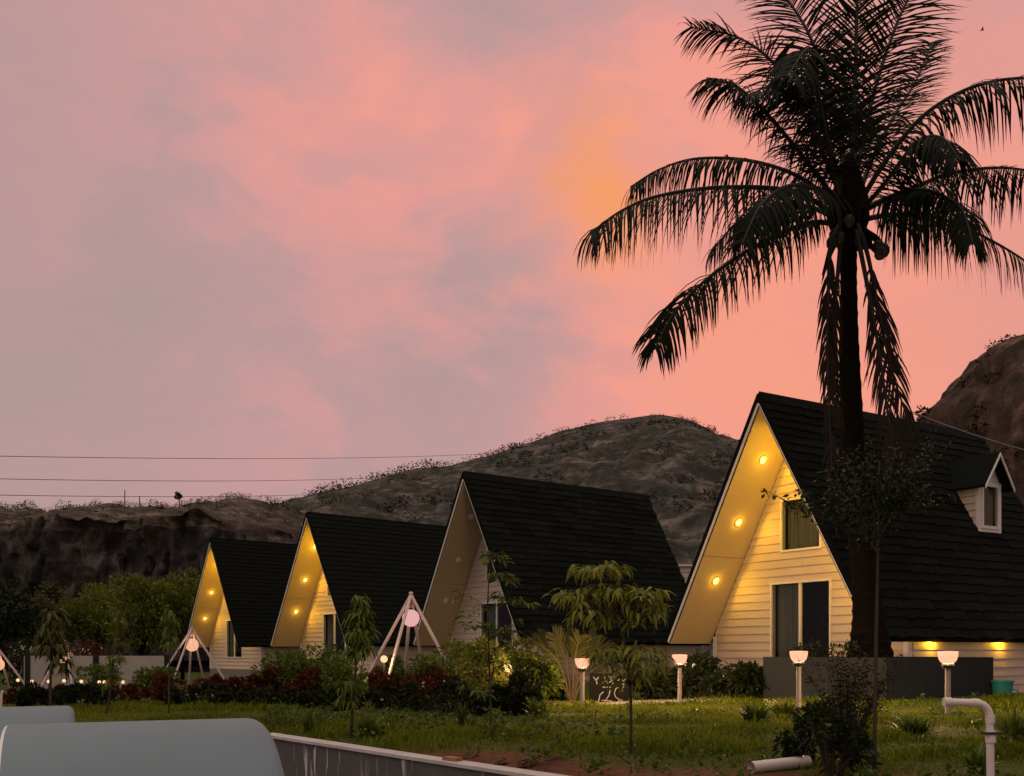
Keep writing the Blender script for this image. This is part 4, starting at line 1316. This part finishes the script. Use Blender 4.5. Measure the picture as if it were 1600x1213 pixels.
# ---- saplings with leaves one can pick apart: each leaf is a part
def leaf_blade(name, ln, w, droop, mt, n=4):
    """curved leaf along +x from the origin, sagging to -z; 16 triangles"""
    vs, fs = [], []
    for i in range(n + 1):
        t = i / n
        ww = w * math.sin(math.pi * (0.08 + 0.92 * t) ** 0.8) * 0.5 if i < n else 0.002
        x = ln * t * (1 - 0.18 * droop * t); z = -ln * droop * t * t
        vs += [(x, -ww, z + ww * .25), (x, 0, z), (x, ww, z + ww * .25)]
    for i in range(n):
        a = i * 3
        fs += [(a, a + 3, a + 4, a + 1), (a + 1, a + 4, a + 5, a + 2)]
    me = MB().add(vs, fs).mesh(name, mt, True)
    at = me.attributes.new('var', 'FLOAT', 'POINT')
    at.data.foreach_set('value', np.full(len(me.vertices), random.random(), np.float32))
    return me
def leafset(mt, ln, w, droop, k=5):
    return [leaf_blade('leaf', ln * f, w * f, droop * g, mt) for f, g in ((1, 1), (.85, 1.2), (1.1, .8), (.7, 1.0), (.95, 1.4))][:k]
def put_leaf(parent, meshes, pos, az, el, rnd):
    o = ob('leaf', rnd.choice(meshes), parent)
    o.location = pos
    o.rotation_euler = (rnd.uniform(-.5, .5), -el, az)
    s = rnd.uniform(.8, 1.15)
    o.scale = (s, s, s)
    return o
def sapling(name, label, px, base_d, trunk, tr, whorls, meshes, seed, cat='sapling', group='young trees in the garden'):
    """trunk: list of (px,py); whorls: (px,py,rx px,rz px,count) leaf clusters at the tree's distance"""
    rnd = random.Random(seed)
    X = (px - CX) / F * base_d
    z0 = G(X, base_d) - 0.03
    o0 = Vector((X, base_d, z0))
    t = empty(name, o0)
    tag(t, label, cat, group)
    pts = [Vector((0, 0, 0))] + [U(a, b, base_d) - o0 for a, b in trunk]
    C = catmull(pts, 20)
    MB().tube(C, [tr * (1 - .7 * i / 20) for i in range(21)], 8).build('trunk', M['stem'], t, True)
    nleaf = 0; XV, XF, XC = [], [], []
    every = max(1, -(-int(sum(w_[4] for w_ in whorls) * DENS) // 290))
    for (wx, wy, rx, rz, cnt) in whorls:
        c = U(wx, wy, base_d) - o0
        # branch from the closest trunk point
        k = min(range(len(C)), key=lambda i: (C[i] - c).length + (0.1 if C[i].z > c.z else 0))
        b0 = C[k]
        rxm, rzm = rx / F * base_d, rz / F * base_d
        cnt = int(cnt * DENS); nb = max(3, cnt // 7)
        tips = []
        mb = MB()
        for j in range(nb):
            a = 2 * math.pi * (j + rnd.random() * .6) / nb
            e = c + Vector((math.cos(a) * rxm * rnd.uniform(.35, .9), math.sin(a) * rxm * rnd.uniform(.35, .9), rzm * rnd.uniform(-.5, .9)))
            mid = b0.lerp(e, .5) + Vector((0, 0, .04))
            mb.tube([b0, mid, e], [tr * .35, tr * .25, tr * .12], 5)
            tips.append((b0, mid, e))
        mb.build('branch', M['stem'], t)
        for j in range(cnt):
            nleaf += 1
            b, m_, e = rnd.choice(tips)
            f = rnd.random() ** .6
            p = (b.lerp(m_, f * 2) if f < .5 else m_.lerp(e, f * 2 - 1)) if rnd.random() < .25 else e
            p = p + Vector((rnd.gauss(0, .3) * rxm * .5, rnd.gauss(0, .3) * rxm * .5, rnd.gauss(0, .3) * rzm * .6))
            az = math.atan2(p.y - c.y, p.x - c.x) + rnd.gauss(0, .7)
            el_ = rnd.uniform(-.5, .45)
            if nleaf % every == 0 and nleaf // every <= 290:
                put_leaf(t, meshes, p, az, el_, rnd)
            else:
                m4 = Matrix.LocRotScale(p, Matrix.Rotation(az, 3, 'Z') @ Matrix.Rotation(-el_, 3, 'Y') @ Matrix.Rotation(rnd.uniform(-.5, .5), 3, 'X'), Vector((1, 1, 1)) * rnd.uniform(.8, 1.15))
                me = rnd.choice(meshes); b_ = len(XV); cv = rnd.random()
                XV += [tuple(m4 @ v.co) for v in me.vertices]; XF += [tuple(i + b_ for i in q.vertices) for q in me.polygons]; XC += [cv] * len(me.vertices)
    if XV:
        tag(ob('leaves', np_mesh('leaves', XV, XF, meshes[0].materials[0], XC, True), t), kind='stuff')
    return t
DENS = 3.2
LS_mango = leafset(M['leafbright'], 0.135, 0.040, 0.8)
LS_oval = leafset(M['leafgreen'], 0.10, 0.045, 0.5)
LS_droop = leafset(M['leafgreen'], 0.12, 0.042, 1.2)
LS_dk = leafset(M['leafolive'], 0.19, 0.06, 1.2)
sapling('mango_sapling', 'slender sapling with tiers of drooping yellow green leaves on the lawn', 985, 10.9,
        [(986, 1120), (984, 1060), (975, 1000), (960, 950), (945, 905), (936, 880)], 0.019,
        [(938, 888, 42, 10, 42), (900, 935, 40, 14, 40), (955, 925, 50, 14, 48), (1010, 935, 40, 16, 42), (930, 965, 40, 14, 22), (1010, 965, 30, 20, 18), (945, 1030, 35, 25, 32), (1005, 1030, 40, 25, 42), (985, 1060, 40, 20, 22)], LS_mango, 11)
sapling('slender_sapling', 'thin leafy sapling standing before the unlit house', 768, 12.7,
        [(766, 1090), (764, 1020), (762, 950), (765, 900), (772, 865)], 0.016,
        [(775, 872, 22, 14, 20), (785, 905, 24, 14, 20), (795, 935, 24, 12, 14), (740, 975, 32, 16, 14), (730, 940, 25, 25, 6), (825, 942, 12, 6, 5), (790, 985, 30, 18, 20), (770, 1030, 30, 20, 20), (745, 1075, 25, 20, 10)], LS_oval, 12)
sapling('narrow_sapling', 'narrow sapling with a dense column of drooping leaves', 547, 13.0,
        [(552, 1100), (556, 1040), (560, 990), (562, 935)], 0.024,
        [(562, 940, 8, 10, 20), (560, 965, 16, 14, 34), (562, 990, 20, 14, 40), (562, 1015, 20, 12, 30), (548, 1070, 18, 12, 20), (540, 1095, 12, 12, 10)], LS_droop, 13)
sapling('drooping_sapling', 'sapling with long hanging dark leaves before the beige wall', 79, 19.0,
        [(79, 1060), (82, 1020), (85, 980), (88, 955)], 0.03,
        [(86, 962, 12, 12, 22), (80, 990, 18, 14, 26), (84, 1015, 20, 14, 26), (95, 1040, 12, 14, 14)], LS_dk, 14)
sapling('bent_sapling', 'thin crooked sapling with sparse leaves between tripod and hedge', 166, 17.5,
        [(172, 1080), (176, 1040), (182, 1000), (190, 960)], 0.024,
        [(188, 965, 12, 18, 10), (178, 1035, 14, 14, 16), (172, 1065, 12, 12, 10)], LS_droop, 15)
sapling('staked_sapling', 'straight bare stemmed sapling beside the lit tripod', 264, 18.0,
        [(264, 1070), (265, 1020), (266, 960)], 0.022,
        [(267, 975, 14, 22, 18), (268, 1000, 16, 16, 14)], LS_droop, 16)

# ---- fan-leaved young palm behind the first lamp
fp0 = Vector((*U(893, 1017, 21.5).xy, 0)); fp0.z = G(fp0.x, fp0.y) - 0.02
fan = empty('young_palm', fp0)
tag(fan, 'young palm with upright arching fronds behind a garden lamp', 'palm')
rf_ = random.Random(5)
for (px, py, dz) in ((838, 1000, -.3), (850, 992, .4), (868, 992, -.2), (885, 990, .5), (905, 996, -.5), (925, 995, .2), (940, 1008, -.2), (830, 1030, -.6), (950, 1035, .3)):
    e = U(px, py, 21.5 + dz) - fp0
    m_ = Vector((e.x * .35, e.y * .35, e.z * .62))
    frond(fan, [Vector((0, 0, 0.02)), m_, e * .8 + Vector((0, 0, .12)), e + Vector((e.x * .12, 0, 0))], 0.42, 0.18, M['fanleaf'], n=26, width=0.05, t0=.35, rad=.022, rnd=rf_, ragged=.05, lean=1.4)

# ---- near slim tree with small dark leaves in front of the palm trunk
def near_tree():
    d = 8.6
    rnd = np.random.default_rng(33); rr = random.Random(33)
    X = (1366 - CX) / F * d
    z0 = G(X, d) - 0.05
    o0 = Vector((X, d, z0))
    t = empty('slim_tree', o0)
    tag(t, 'slim near tree with small dark glossy leaves overlapping the palm trunk', 'tree')
    tr = [Vector((0, 0, 0))] + [U(a, b, d) - o0 for a, b in ((1367, 1120), (1369, 1000), (1371, 900), (1372, 800), (1374, 720))]
    C = catmull(tr, 24)
    MB().tube(C, [0.021 - 0.014 * i / 24 for i in range(25)], 8).build('trunk', M['stem'], t, True)
    br = [(1300, 745, .1), (1255, 770, .0), (1190, 763, -.15), (1235, 785, -.1), (1320, 720, .2), (1350, 695, -.1), (1400, 700, .1), (1440, 715, -.2), (1462, 690, .1), (1430, 760, .2), (1460, 780, -.1), (1395, 790, .25), (1330, 790, -.25), (1280, 800, .1), (1410, 740, -.3), (1350, 760, .3), (1300, 770, -.3)]
    mb = MB(); P, O = [], []
    for (bx, by, dz) in br:
        e = U(bx, by, d + dz) - o0
        k = rr.randint(15, 22)
        b = C[k]
        mid = b.lerp(e, .5) + Vector((0, 0, -.03))
        mb.tube([b, mid, e], [.008, .005, .002], 5)
        cnt = 140 if bx > 1240 else 44
        for j in range(cnt):
            f = rr.uniform(.25, 1.02) if bx > 1240 else rr.uniform(.4, 1.02)
            q = (b.lerp(mid, f * 2) if f < .5 else mid.lerp(e, f * 2 - 1))
            s = .055 if bx > 1240 else .022
            q = q + Vector((rr.gauss(0, s), rr.gauss(0, s * 1.4), rr.gauss(0, s * .8)))
            P.append(q); O.append((rr.gauss(0, 1), rr.gauss(0, 1), rr.gauss(-.2, .7)))
    mb.build('branches', M['stem'], t)
    V, Fc, col = leaf_cloud(np.array(P), np.array(O), 0.055, 0.028, rnd)
    tag(ob('crown', np_mesh('crown', V, Fc, M['leafdark'], col), t), kind='stuff')
near_tree()
# twiggy shrub and glossy bush at its foot
def twiggy(px, d, top, w, label, seed):
    rr = random.Random(seed); rnd = np.random.default_rng(seed)
    X = (px - CX) / F * d
    z0 = G(X, d) - .03
    h = EYE + (YH - top) / F * d - z0
    t = empty('twiggy_shrub', (X, d, z0)); tag(t, label, 'shrub')
    mb = MB(); P, O = [], []
    for i in range(80):
        a = rr.uniform(0, 2 * math.pi); r_ = w / 2 / F * d * rr.uniform(.1, 1.1)
        e = Vector((math.cos(a) * r_, math.sin(a) * r_, h * rr.uniform(.55, 1.0)))
        m_ = Vector((e.x * .4, e.y * .4, e.z * .55))
        mb.tube([(e.x * .05, e.y * .05, 0), m_, e], [.007, .004, .0012], 4)
        for j in range(26):
            f = rr.uniform(.1, 1)
            q = m_.lerp(e, f) + Vector((rr.gauss(0, .02), rr.gauss(0, .02), rr.gauss(0, .02)))
            P.append(q); O.append((rr.gauss(0, 1), rr.gauss(0, 1), rr.gauss(.4, .5)))
    mb.build('twigs', M['stem'], t)
    V, Fc, col = leaf_cloud(np.array(P), np.array(O), 0.05, 0.014, rnd)
    tag(ob('foliage', np_mesh('foliage', V, Fc, M['leafbrown'], col), t), kind='stuff')
twiggy(1325, 9.2, 1018, 150, 'twiggy brown shrub rising in front of the planter', 41)
shrub('glossy_bush', 'dark glossy leaved bush at the foot of the slim tree', (1300 - CX) / F * 8.7, 8.7, 0.86, 0.92, M['leafdark'], 1500, 0.066, 'bush', None, seed=46, kcl=10, lw=0.5)
shrub('glossy_bush', 'small dark bush left of the larger glossy bush', (1245 - CX) / F * 9.6, 9.6, 0.5, 0.42, M['leafdark'], 500, 0.08, 'bush', None, seed=43, kcl=9)

# ---- low leafy clumps on the lawn
def tuft(px, py, d, h, w, n, label, seed, mt='leafgreen', bw=0.02):
    rr = random.Random(seed)
    X = (px - CX) / F * d
    t = empty('grass_clump', (X, d, G(X, d) - .02)); tag(t, label, 'plant', 'leafy clumps on the lawn')
    V, Fc, col = [], [], []
    for i in range(n):
        a = rr.uniform(0, 2 * math.pi); r0 = rr.uniform(0, w * .15); r1 = rr.uniform(.2, 1) * w / 2; hh = h * rr.uniform(.5, 1.1)
        p0 = Vector((math.cos(a) * r0, math.sin(a) * r0, 0)); p2 = Vector((math.cos(a) * r1, math.sin(a) * r1, hh * rr.uniform(.6, 1)))
        p1 = p0.lerp(p2, .5) + Vector((0, 0, hh * .25))
        s = Vector((-math.sin(a), math.cos(a), 0)) * bw * rr.uniform(.5, 1)
        b = len(V); c = rr.random()
        V += [p0 + s * .6, p0 - s * .6, p1 + s, p1 - s, p2 + s * .08, p2 - s * .08]; col += [c] * 6
        Fc += [(b, b + 1, b + 3, b + 2), (b + 2, b + 3, b + 5, b + 4)]
    tag(ob('blades', np_mesh('blades', [tuple(v) for v in V], Fc, M[mt], col), t), kind='stuff')
for i, a_ in enumerate((
        (482, 0, 13.6, .38, .35, 60, 'upright leafy clump beside the retaining wall corner', 'leafgreen'),
        (575, 0, 13.0, .32, .6, 130, 'bushy leafy clump at the foot of the narrow sapling', 'leafgreen'),
        (722, 0, 14.0, .45, .35, 60, 'pale leaved clump in front of the dark hedge', 'leafolive'),
        (840, 0, 17.0, .4, .7, 120, 'spreading leafy clump left of the fan palm lamp', 'leafgreen'),
        (1180, 0, 14.5, .34, .9, 200, 'long bladed clump in front of the planter corner', 'leafgreen'),
        (1225, 0, 15.8, .34, .8, 160, 'leafy clump at the foot of the door side lamp', 'leafbright'),
        (1430, 0, 12.4, .30, .9, 200, 'arching green clump in front of the planter', 'leafgreen'),
        (1585, 0, 11.0, .45, .7, 90, 'tall grass clump behind the bent pipe', 'leafgreen'),
        (1525, 0, 8.6, .3, .5, 60, 'grass clump at the foot of the bent pipe', 'leafgreen'))):
    tuft(a_[0], 0, a_[2], a_[3], a_[4], a_[5], a_[6], 200 + i, a_[7])

# ================================================================ lawn grass
def lawn():
    rnd = np.random.default_rng(9)
    n = 230000
    Y = 6.0 * (24.0 / 6.0) ** rnd.random(n)
    X = (rnd.uniform(-60, 1660, n) - CX) / F * Y
    dw = (Y - YW(X)) * 0.627
    so_ = np.exp(-(np.maximum(dw, 0) / 1.3) ** 2) * 0.75 * sstep(-3.2, 0.5, X) + 0.55 * np.exp(-(((X - 3.0) / 1.8) ** 2 + ((Y - 7.6) / 1.6) ** 2)) + 0.35 * fbm(X * .5, Y * .5, 3, 21) + 0.12
    pn = fbm(X * 0.9, Y * 0.9, 4, 77) * 1.5
    keep = (dw > 0.12) & (rnd.random(n) > np.clip((so_ - 0.2) * 2.2, 0, 0.985)) & (rnd.random(n) < 0.60 + 1.7 * pn)
    rel = np.stack([X - C0.x, Y - C0.y], -1)         # not inside the planter
    lw_ = rel @ np.array([Wv.x, Wv.y]); lr_ = rel @ np.array([Rv.x, Rv.y])
    keep &= ~((lw_ > -0.05) & (lw_ < 3.12) & (lr_ > -0.05) & (lr_ < 3.4))
    X, Y, pn = X[keep], Y[keep], pn[keep]
    n = len(X)
    Z = gh(X, Y) - 0.10 * np.exp(-((Y - YW(X)) * .627 / 0.5) ** 2)
    h = rnd.uniform(0.03, 0.085, n) * (0.6 + 3.2 * np.clip(pn + .12, 0, 1)) * (1 + 0.9 * (rnd.random(n) > .985))
    az = rnd.uniform(0, 2 * np.pi, n); ln = h * rnd.uniform(.2, .9, n)
    w = 0.0035 + 0.0004 * Y
    c = np.stack([X, Y, Z - .01], -1)
    s = np.stack([-np.sin(az), np.cos(az), 0 * az], -1) * w[:, None]
    l = np.stack([np.cos(az), np.sin(az), 0 * az], -1) * ln[:, None]
    up = np.array([0, 0, 1.0])
    m1 = c + l * .35 + up * (h * .62)[:, None]; t_ = c + l + up * h[:, None]
    V = np.stack([c + s, c - s, m1 + s * .8, m1 - s * .8, t_], 1).reshape(-1, 3)
    i = np.arange(n)[:, None] * 5
    Fc = np.concatenate([i + np.array([[0, 1, 3]]), i + np.array([[0, 3, 2]]), i + np.array([[2, 3, 4]])], 0)
    col = np.repeat(np.clip(rnd.uniform(0, 1, n) * .6 + 0.25 + 1.5 * fbm(X * 0.6 + 9, Y * 0.6, 4, 99), 0, 1), 5)
    tag(ob('grass', np_mesh('grass', V, Fc, M['grass'], col)), 'short uneven green grass covering the lawn', 'grass', kind='stuff')
lawn()

# ---- broad-leaved weeds breaking up the turf
def weeds():
    rnd = np.random.default_rng(19)
    C_, O_, S_ = [], [], []
    k = 0
    while k < 420:
        if rnd.random() < 0.45:
            Y = rnd.uniform(12.5, 19.5); px = rnd.uniform(420, 860)
        else:
            Y = 6.8 * (20 / 6.8) ** rnd.random(); px = rnd.uniform(420, 1620)
        X = (px - CX) / F * Y
        if (Y - float(YW(X))) * .627 < .25: continue
        r_ = np.array([X - C0.x, Y - C0.y]); a_, b_ = r_ @ np.array([Wv.x, Wv.y]), r_ @ np.array([Rv.x, Rv.y])
        if -.3 < a_ < 3.3 and -.3 < b_ < 3.6: continue
        if vnoise(X * .8, Y * .8, 55) < .42: continue
        z = G(X, Y); s_ = rnd.uniform(.04, .10)
        m_ = int(rnd.integers(8, 20))
        az = rnd.uniform(0, 6.28, m_); hh = rnd.uniform(0, 1, m_)
        C_.append(np.stack([X + np.cos(az) * s_ * .5, Y + np.sin(az) * s_ * .5, z + .01 + hh * s_ * 1.6], -1))
        O_.append(np.stack([np.cos(az), np.sin(az), .3 + .7 * rnd.random(m_)], -1)); S_.append(np.full(m_, s_))
        k += 1
    C_, O_, S_ = np.concatenate(C_), np.concatenate(O_), np.concatenate(S_)
    V, Fc, col = leaf_cloud(C_, O_, S_, S_ * .5, rnd, .3)
    tag(ob('weeds', np_mesh('weeds', V, Fc, M['leafweed'], col)), 'low broad leaved weeds scattered through the lawn', 'weeds', kind='stuff')
weeds()

# ================================================================ pipes, tub, board and other small things
def bend(a, b, c, r, k=6):
    a, b, c = Vector(a), Vector(b), Vector(c)
    p, q = b + (a - b).normalized() * r, b + (c - b).normalized() * r
    return [(p.lerp(b, t)).lerp(b.lerp(q, t), t) for t in [i / k for i in range(k + 1)]]
d = 6.6
X = (1545 - CX) / F * d
z0 = G(X, d) - .1
o0 = Vector((X, d, z0))
pp = empty('bent_pipe', o0); tag(pp, 'upright white plastic pipe with an elbow and a black clamp', 'pipe')
A_, B_, Cc = U(1477, 1097, d) - o0, U(1546, 1099, d) - o0, U(1549, 1222, d) - o0
Cc.z = min(Cc.z, 0.0)
MB().tube([A_] + bend(A_, B_, Cc, .10) + [Cc], .025, 14).build('pipe_run', M['pvc'], pp, True)
for (x0, y0, x1, y1, r_) in ((1475, 1097, 1486, 1097, .030), (1518, 1098, 1530, 1099, .029), (1547, 1118, 1547.3, 1130, .030), (1547.6, 1142, 1548, 1160, .034)):
    MB().tube([U(x0, y0, d) - o0, U(x1, y1, d) - o0], r_, 14).build('coupling', M['pvc'], pp, True)
mb = MB(); c = U(1547.8, 1146, d) - o0
mb.box((c.x - .045, c.y - .038, c.z - .008), (c.x + .075, c.y + .038, c.z + .010)); mb.build('clamp', M['metal'], pp)
p0, p1 = U(1174, 1188, 9.2), U(1262, 1181, 9.5)
p0.z = G(p0.x, p0.y) + .05; p1.z = G(p1.x, p1.y) + .06
lp = empty('loose_pipe', p0); tag(lp, 'short length of pale pipe lying on bare soil', 'pipe')
mb = MB()
v = (p1 - p0); 
mb.tube([Vector((0, 0, 0)), v], .058, 16, cap=False); mb.tube([Vector((0, 0, 0)), v], .050, 16, cap=False)
mb.build('pipe_length', M['pvc'], lp, True)

X = (1566 - CX) / F * 20.2
tub = empty('teal_tub', (X, 20.2, EYE - 1.0)); tag(tub, 'teal plastic tub standing beside the grey planter', 'tub')
MB().lathe((0, 0, 0), [(0.0005, 0), (0.16, 0), (0.205, 0.36), (0.225, 0.365), (0.225, 0.40), (0.20, 0.40), (0.15, 0.03), (0.0005, 0.03)], 24).build('tub_body', M['teal'], tub, True)
MB().tube([Vector((0.2, -0.02, 0.22)), Vector((0.29, -0.04, 0.20)), Vector((0.29, -0.04, 0.12)), Vector((0.18, -0.02, 0.10))], .014, 8).build('handle', M['teal'], tub, True)
stp = MB(); stp.box((X - 0.6, 19.95, EYE - 1.35), (X + 1.6, 21.0, EYE - 1.003))
tag(stp.build('kerb_slab', M['concrete']), 'low concrete slab under the teal tub', 'slab')

# black board with scrawled chalk marks
bd = 21.6
b0 = U(955, 1092, bd)
bz = G(b0.x, bd) - .02
brd = empty('chalk_board', (b0.x, bd, bz), R(4)); tag(brd, 'small black board with scrawled white chalk writing on the ground', 'board')
wB, hB = 0.47, EYE + (YH - 1052) / F * bd - bz
mb = MB(); mb.box((-wB, -0.02, 0), (wB, 0.02, hB)); mb.build('panel', M['black'], brd)
k_ = lambda x, y: ((x - 925) / 60 * 2 * wB - wB, -0.026, hB - (y - 1052) / (1092 - 1052) * hB)
strokes = [[(930, 1057), (934, 1061), (937, 1057)], [(934, 1061), (935, 1066)], [(943, 1065), (946, 1057), (949, 1065)], [(944.5, 1062), (948, 1062)],
           [(951, 1056), (956, 1061), (951, 1065), (958, 1065)], [(955, 1057), (962, 1056)], [(964, 1062), (969, 1058), (972, 1063), (975, 1059)], [(964, 1066), (975, 1066)],
           [(937, 1090), (939, 1080), (944, 1076)], [(943, 1070), (954, 1070), (952, 1080), (947, 1087)], [(942, 1087), (956, 1088)],
           [(966, 1069), (961, 1072), (959, 1078), (961, 1083), (966, 1086)], [(972, 1069), (970, 1075)], [(964, 1091), (966, 1086), (970, 1087), (970, 1091)]]
mb = MB()
for s in strokes:
    pts = [Vector(k_(*p)) for p in s]
    for a_, b_ in zip(pts[:-1], pts[1:]):
        dv = (b_ - a_).normalized(); nv = Vector((-dv.z, 0, dv.x)) * .011
        e_ = dv * .006
        mb.add([a_ - nv - e_, b_ - nv + e_, b_ + nv + e_, a_ + nv - e_], [(0, 1, 2, 3)])
mb.build('chalk_writing', M['chalk'], brd)

# white stake at the far left, brick on the coping
p = U(2, 1080, 15.5)
st_ = MB().tube([(p.x - .02, 15.5, G(p.x, 15.5) - .05), (p.x, 15.5, p.z - .05), (p.x + .02, 15.5, p.z)], .022, 8).build('garden_stake', M['pvc'], None, True)
tag(st_, 'thin white stake in the hedge above the pods', 'stake')
bx = (705 - CX) / F * 9.95
brk = MB().box((-.1, -.05, 0), (.1, .05, .035)).build('brick', M['brick'])
brk.location = (bx, float(YW(bx)) + .02, WT + .001); brk.rotation_euler = (0, 0, R(-45))
tag(brk, 'broken orange brick lying on the wall coping', 'brick')

# rocks and clods along the wall edge
def rocks():
    rr = random.Random(8)
    for i in range(16):
        X = rr.uniform(-.6, 3.2); Y = float(YW(X)) + rr.uniform(.3, 1.5)
        s = rr.uniform(.04, .11)
        mb = MB().ball((0, 0, 0), s, 9, (1.3, 1, .65))
        mb.v = [(x + rr.gauss(0, s * .12), y + rr.gauss(0, s * .12), z + rr.gauss(0, s * .12)) for x, y, z in mb.v]
        o = mb.build('earth_clod', M['soil'], None)
        o.location = (X, Y, G(X, Y) - 0.06 + s * .3)
        tag(o, 'clod of red earth on the bare strip behind the coping', 'clod', 'clods of red earth by the wall')
rocks()

# ================================================================ wires, bird and skyline details
def wire(a, b, sag, r_, label, m='wire', cat='wire', group='power lines over the cliff'):
    a, b = Vector(a), Vector(b)
    pts = [a.lerp(b, i / 30) - Vector((0, 0, sag * 4 * (i / 30) * (1 - i / 30))) for i in range(31)]
    o = MB().tube([p - a for p in pts], r_, 5).build('power_line' if m == 'wire' else 'cable', M[m], None, True)
    o.location = a
    tag(o, label, cat, group)
wire(U(-200, 709, 120), U(760, 709, 300), 1.0, .05, 'highest of the three power lines above the cliff')
wire(U(-200, 744, 120), U(640, 744, 300), 1.0, .05, 'middle power line of the three above the cliff')
wire(U(-200, 770, 120), U(560, 770, 300), .8, .05, 'lowest of the three power lines, just above the cliff trees')
wire(U(1415, 640, 23.5), U(1660, 717, 27.5), .10, .012, 'thin pale cable running over the ridge of the near house', 'cable', 'cable', None)
bp_ = U(1535, 47, 70)
bd_ = empty('bird', bp_); tag(bd_, 'tiny dark bird flying beside the palm crown', 'bird')
MB().ball((0, 0, 0), .06, 8, (2.2, .8, .8)).build('body', M['wire'], bd_, True)
for sg in (-1, 1):
    MB().add([(-.05, 0, .02), (.06, 0, .02), (.02, .1 * sg, .12), (-.06, .28 * sg, .06), (-.08, .1 * sg, .10)], [(0, 1, 2, 4), (4, 2, 3)]).build('wing', M['wire'], bd_)

def scrub(name, pos, size, nl, ls, label, seed):
    rnd = np.random.default_rng(seed)
    Vs, Fs, Cs = [], [], []
    o = 0
    for p, s in zip(pos, size):
        q = rnd.normal(size=(nl, 3)); q /= np.linalg.norm(q, axis=1, keepdims=True)
        c = q * s * rnd.uniform(.4, 1, (nl, 1)) * np.array([1.2, 1, .8]) + np.array(p) + np.array([0, 0, s * .5])
        V, Fc, col = leaf_cloud(c, q + rnd.normal(size=(nl, 3)) * .4, ls * s, ls * s * .5, rnd)
        Vs.append(V); Fs.append(Fc + o); Cs.append(col); o += len(V)
    tag(ob(name, np_mesh(name, np.concatenate(Vs), np.concatenate(Fs), M['scrub'], np.concatenate(Cs))), label, 'scrub', kind='stuff')
rnd = np.random.default_rng(12)
# along the hill: silhouette points and slopes
pos, size = [], []
pxh = CX + hX / hY * F
elev = (hZ - EYE) / hY
for px in np.arange(440, 1150, 7.0):
    colm = np.argmin(np.abs(np.where(True, CX + hX / 430 * F, 0) - px)[0])
    k = int(np.argmax(elev[:, colm]))
    if rnd.random() < (.75 if px < 880 else .35):
        pos.append((hX[k, colm], hY[k, colm], hZ[k, colm] - .5)); size.append(rnd.uniform(.8, 2.6) * (1.25 if px < 700 else .8))
for i in range(2600):
    r_, c_ = rnd.integers(10, 148), rnd.integers(20, 320)
    if hZ[r_, c_] > 5:
        pos.append((hX[r_, c_], hY[r_, c_], hZ[r_, c_] - .3)); size.append(rnd.uniform(.5, 2.0) * (1.3 if vnoise(hX[r_, c_] / 25, hY[r_, c_] / 25, 8) > .5 else .6))
scrub('hill_scrub', pos, size, 44, .42, 'dry low scrub dotted over the distant hill', 3)
pos, size = [], []
nS, nX = cV.shape[:2]
for i in range(260):
    r_, c_ = rnd.integers(62, nS), rnd.integers(10, nX - 40)
    pos.append(cV[r_, c_]); size.append(rnd.uniform(.3, 1.0))
for i in range(90):
    c_ = rnd.integers(30, nX - 60); r_ = nS - rnd.integers(1, 10)
    pos.append(cV[r_, c_]); size.append(rnd.uniform(.5, 1.3))
scrub('cliff_scrub', pos, size, 70, .3, 'grass and scrub along the top of the quarried cliff', 4)
bq = bV.reshape(90, 150, 3)
pos, size = [], []
for i in range(90):
    r_, c_ = rnd.integers(8, 80), rnd.integers(60, 130)
    pos.append(bq[r_, c_] - np.array([0, 0, .25])); size.append(rnd.uniform(.25, .6))
scrub('rock_scrub', pos, size, 90, .5, 'sparse scrub clinging to the dark rock hill', 5)
# lone tree and poles on the cliff top
p = U(280, 775, 178)
tree('cliff_tree', 'single small tree standing out on the cliff top', p.x, p.y, 2.0, 1.7, 2.0, M['scrub'], 500, .3, 7, None, 8, z=p.z - 2.8, tr=.08)
for px, top, bot, lab in ((195, 766, 800, 'thin pole standing on the cliff top left of the small tree'), (218, 775, 800, 'short stump like pole on the cliff top')):
    a_, b_ = U(px, bot, 178), U(px, top, 178)
    o = MB().tube([Vector((0, 0, 0)), b_ - a_], .09, 6).build('pole', M['wire']); o.location = a_
    tag(o, lab, 'pole')
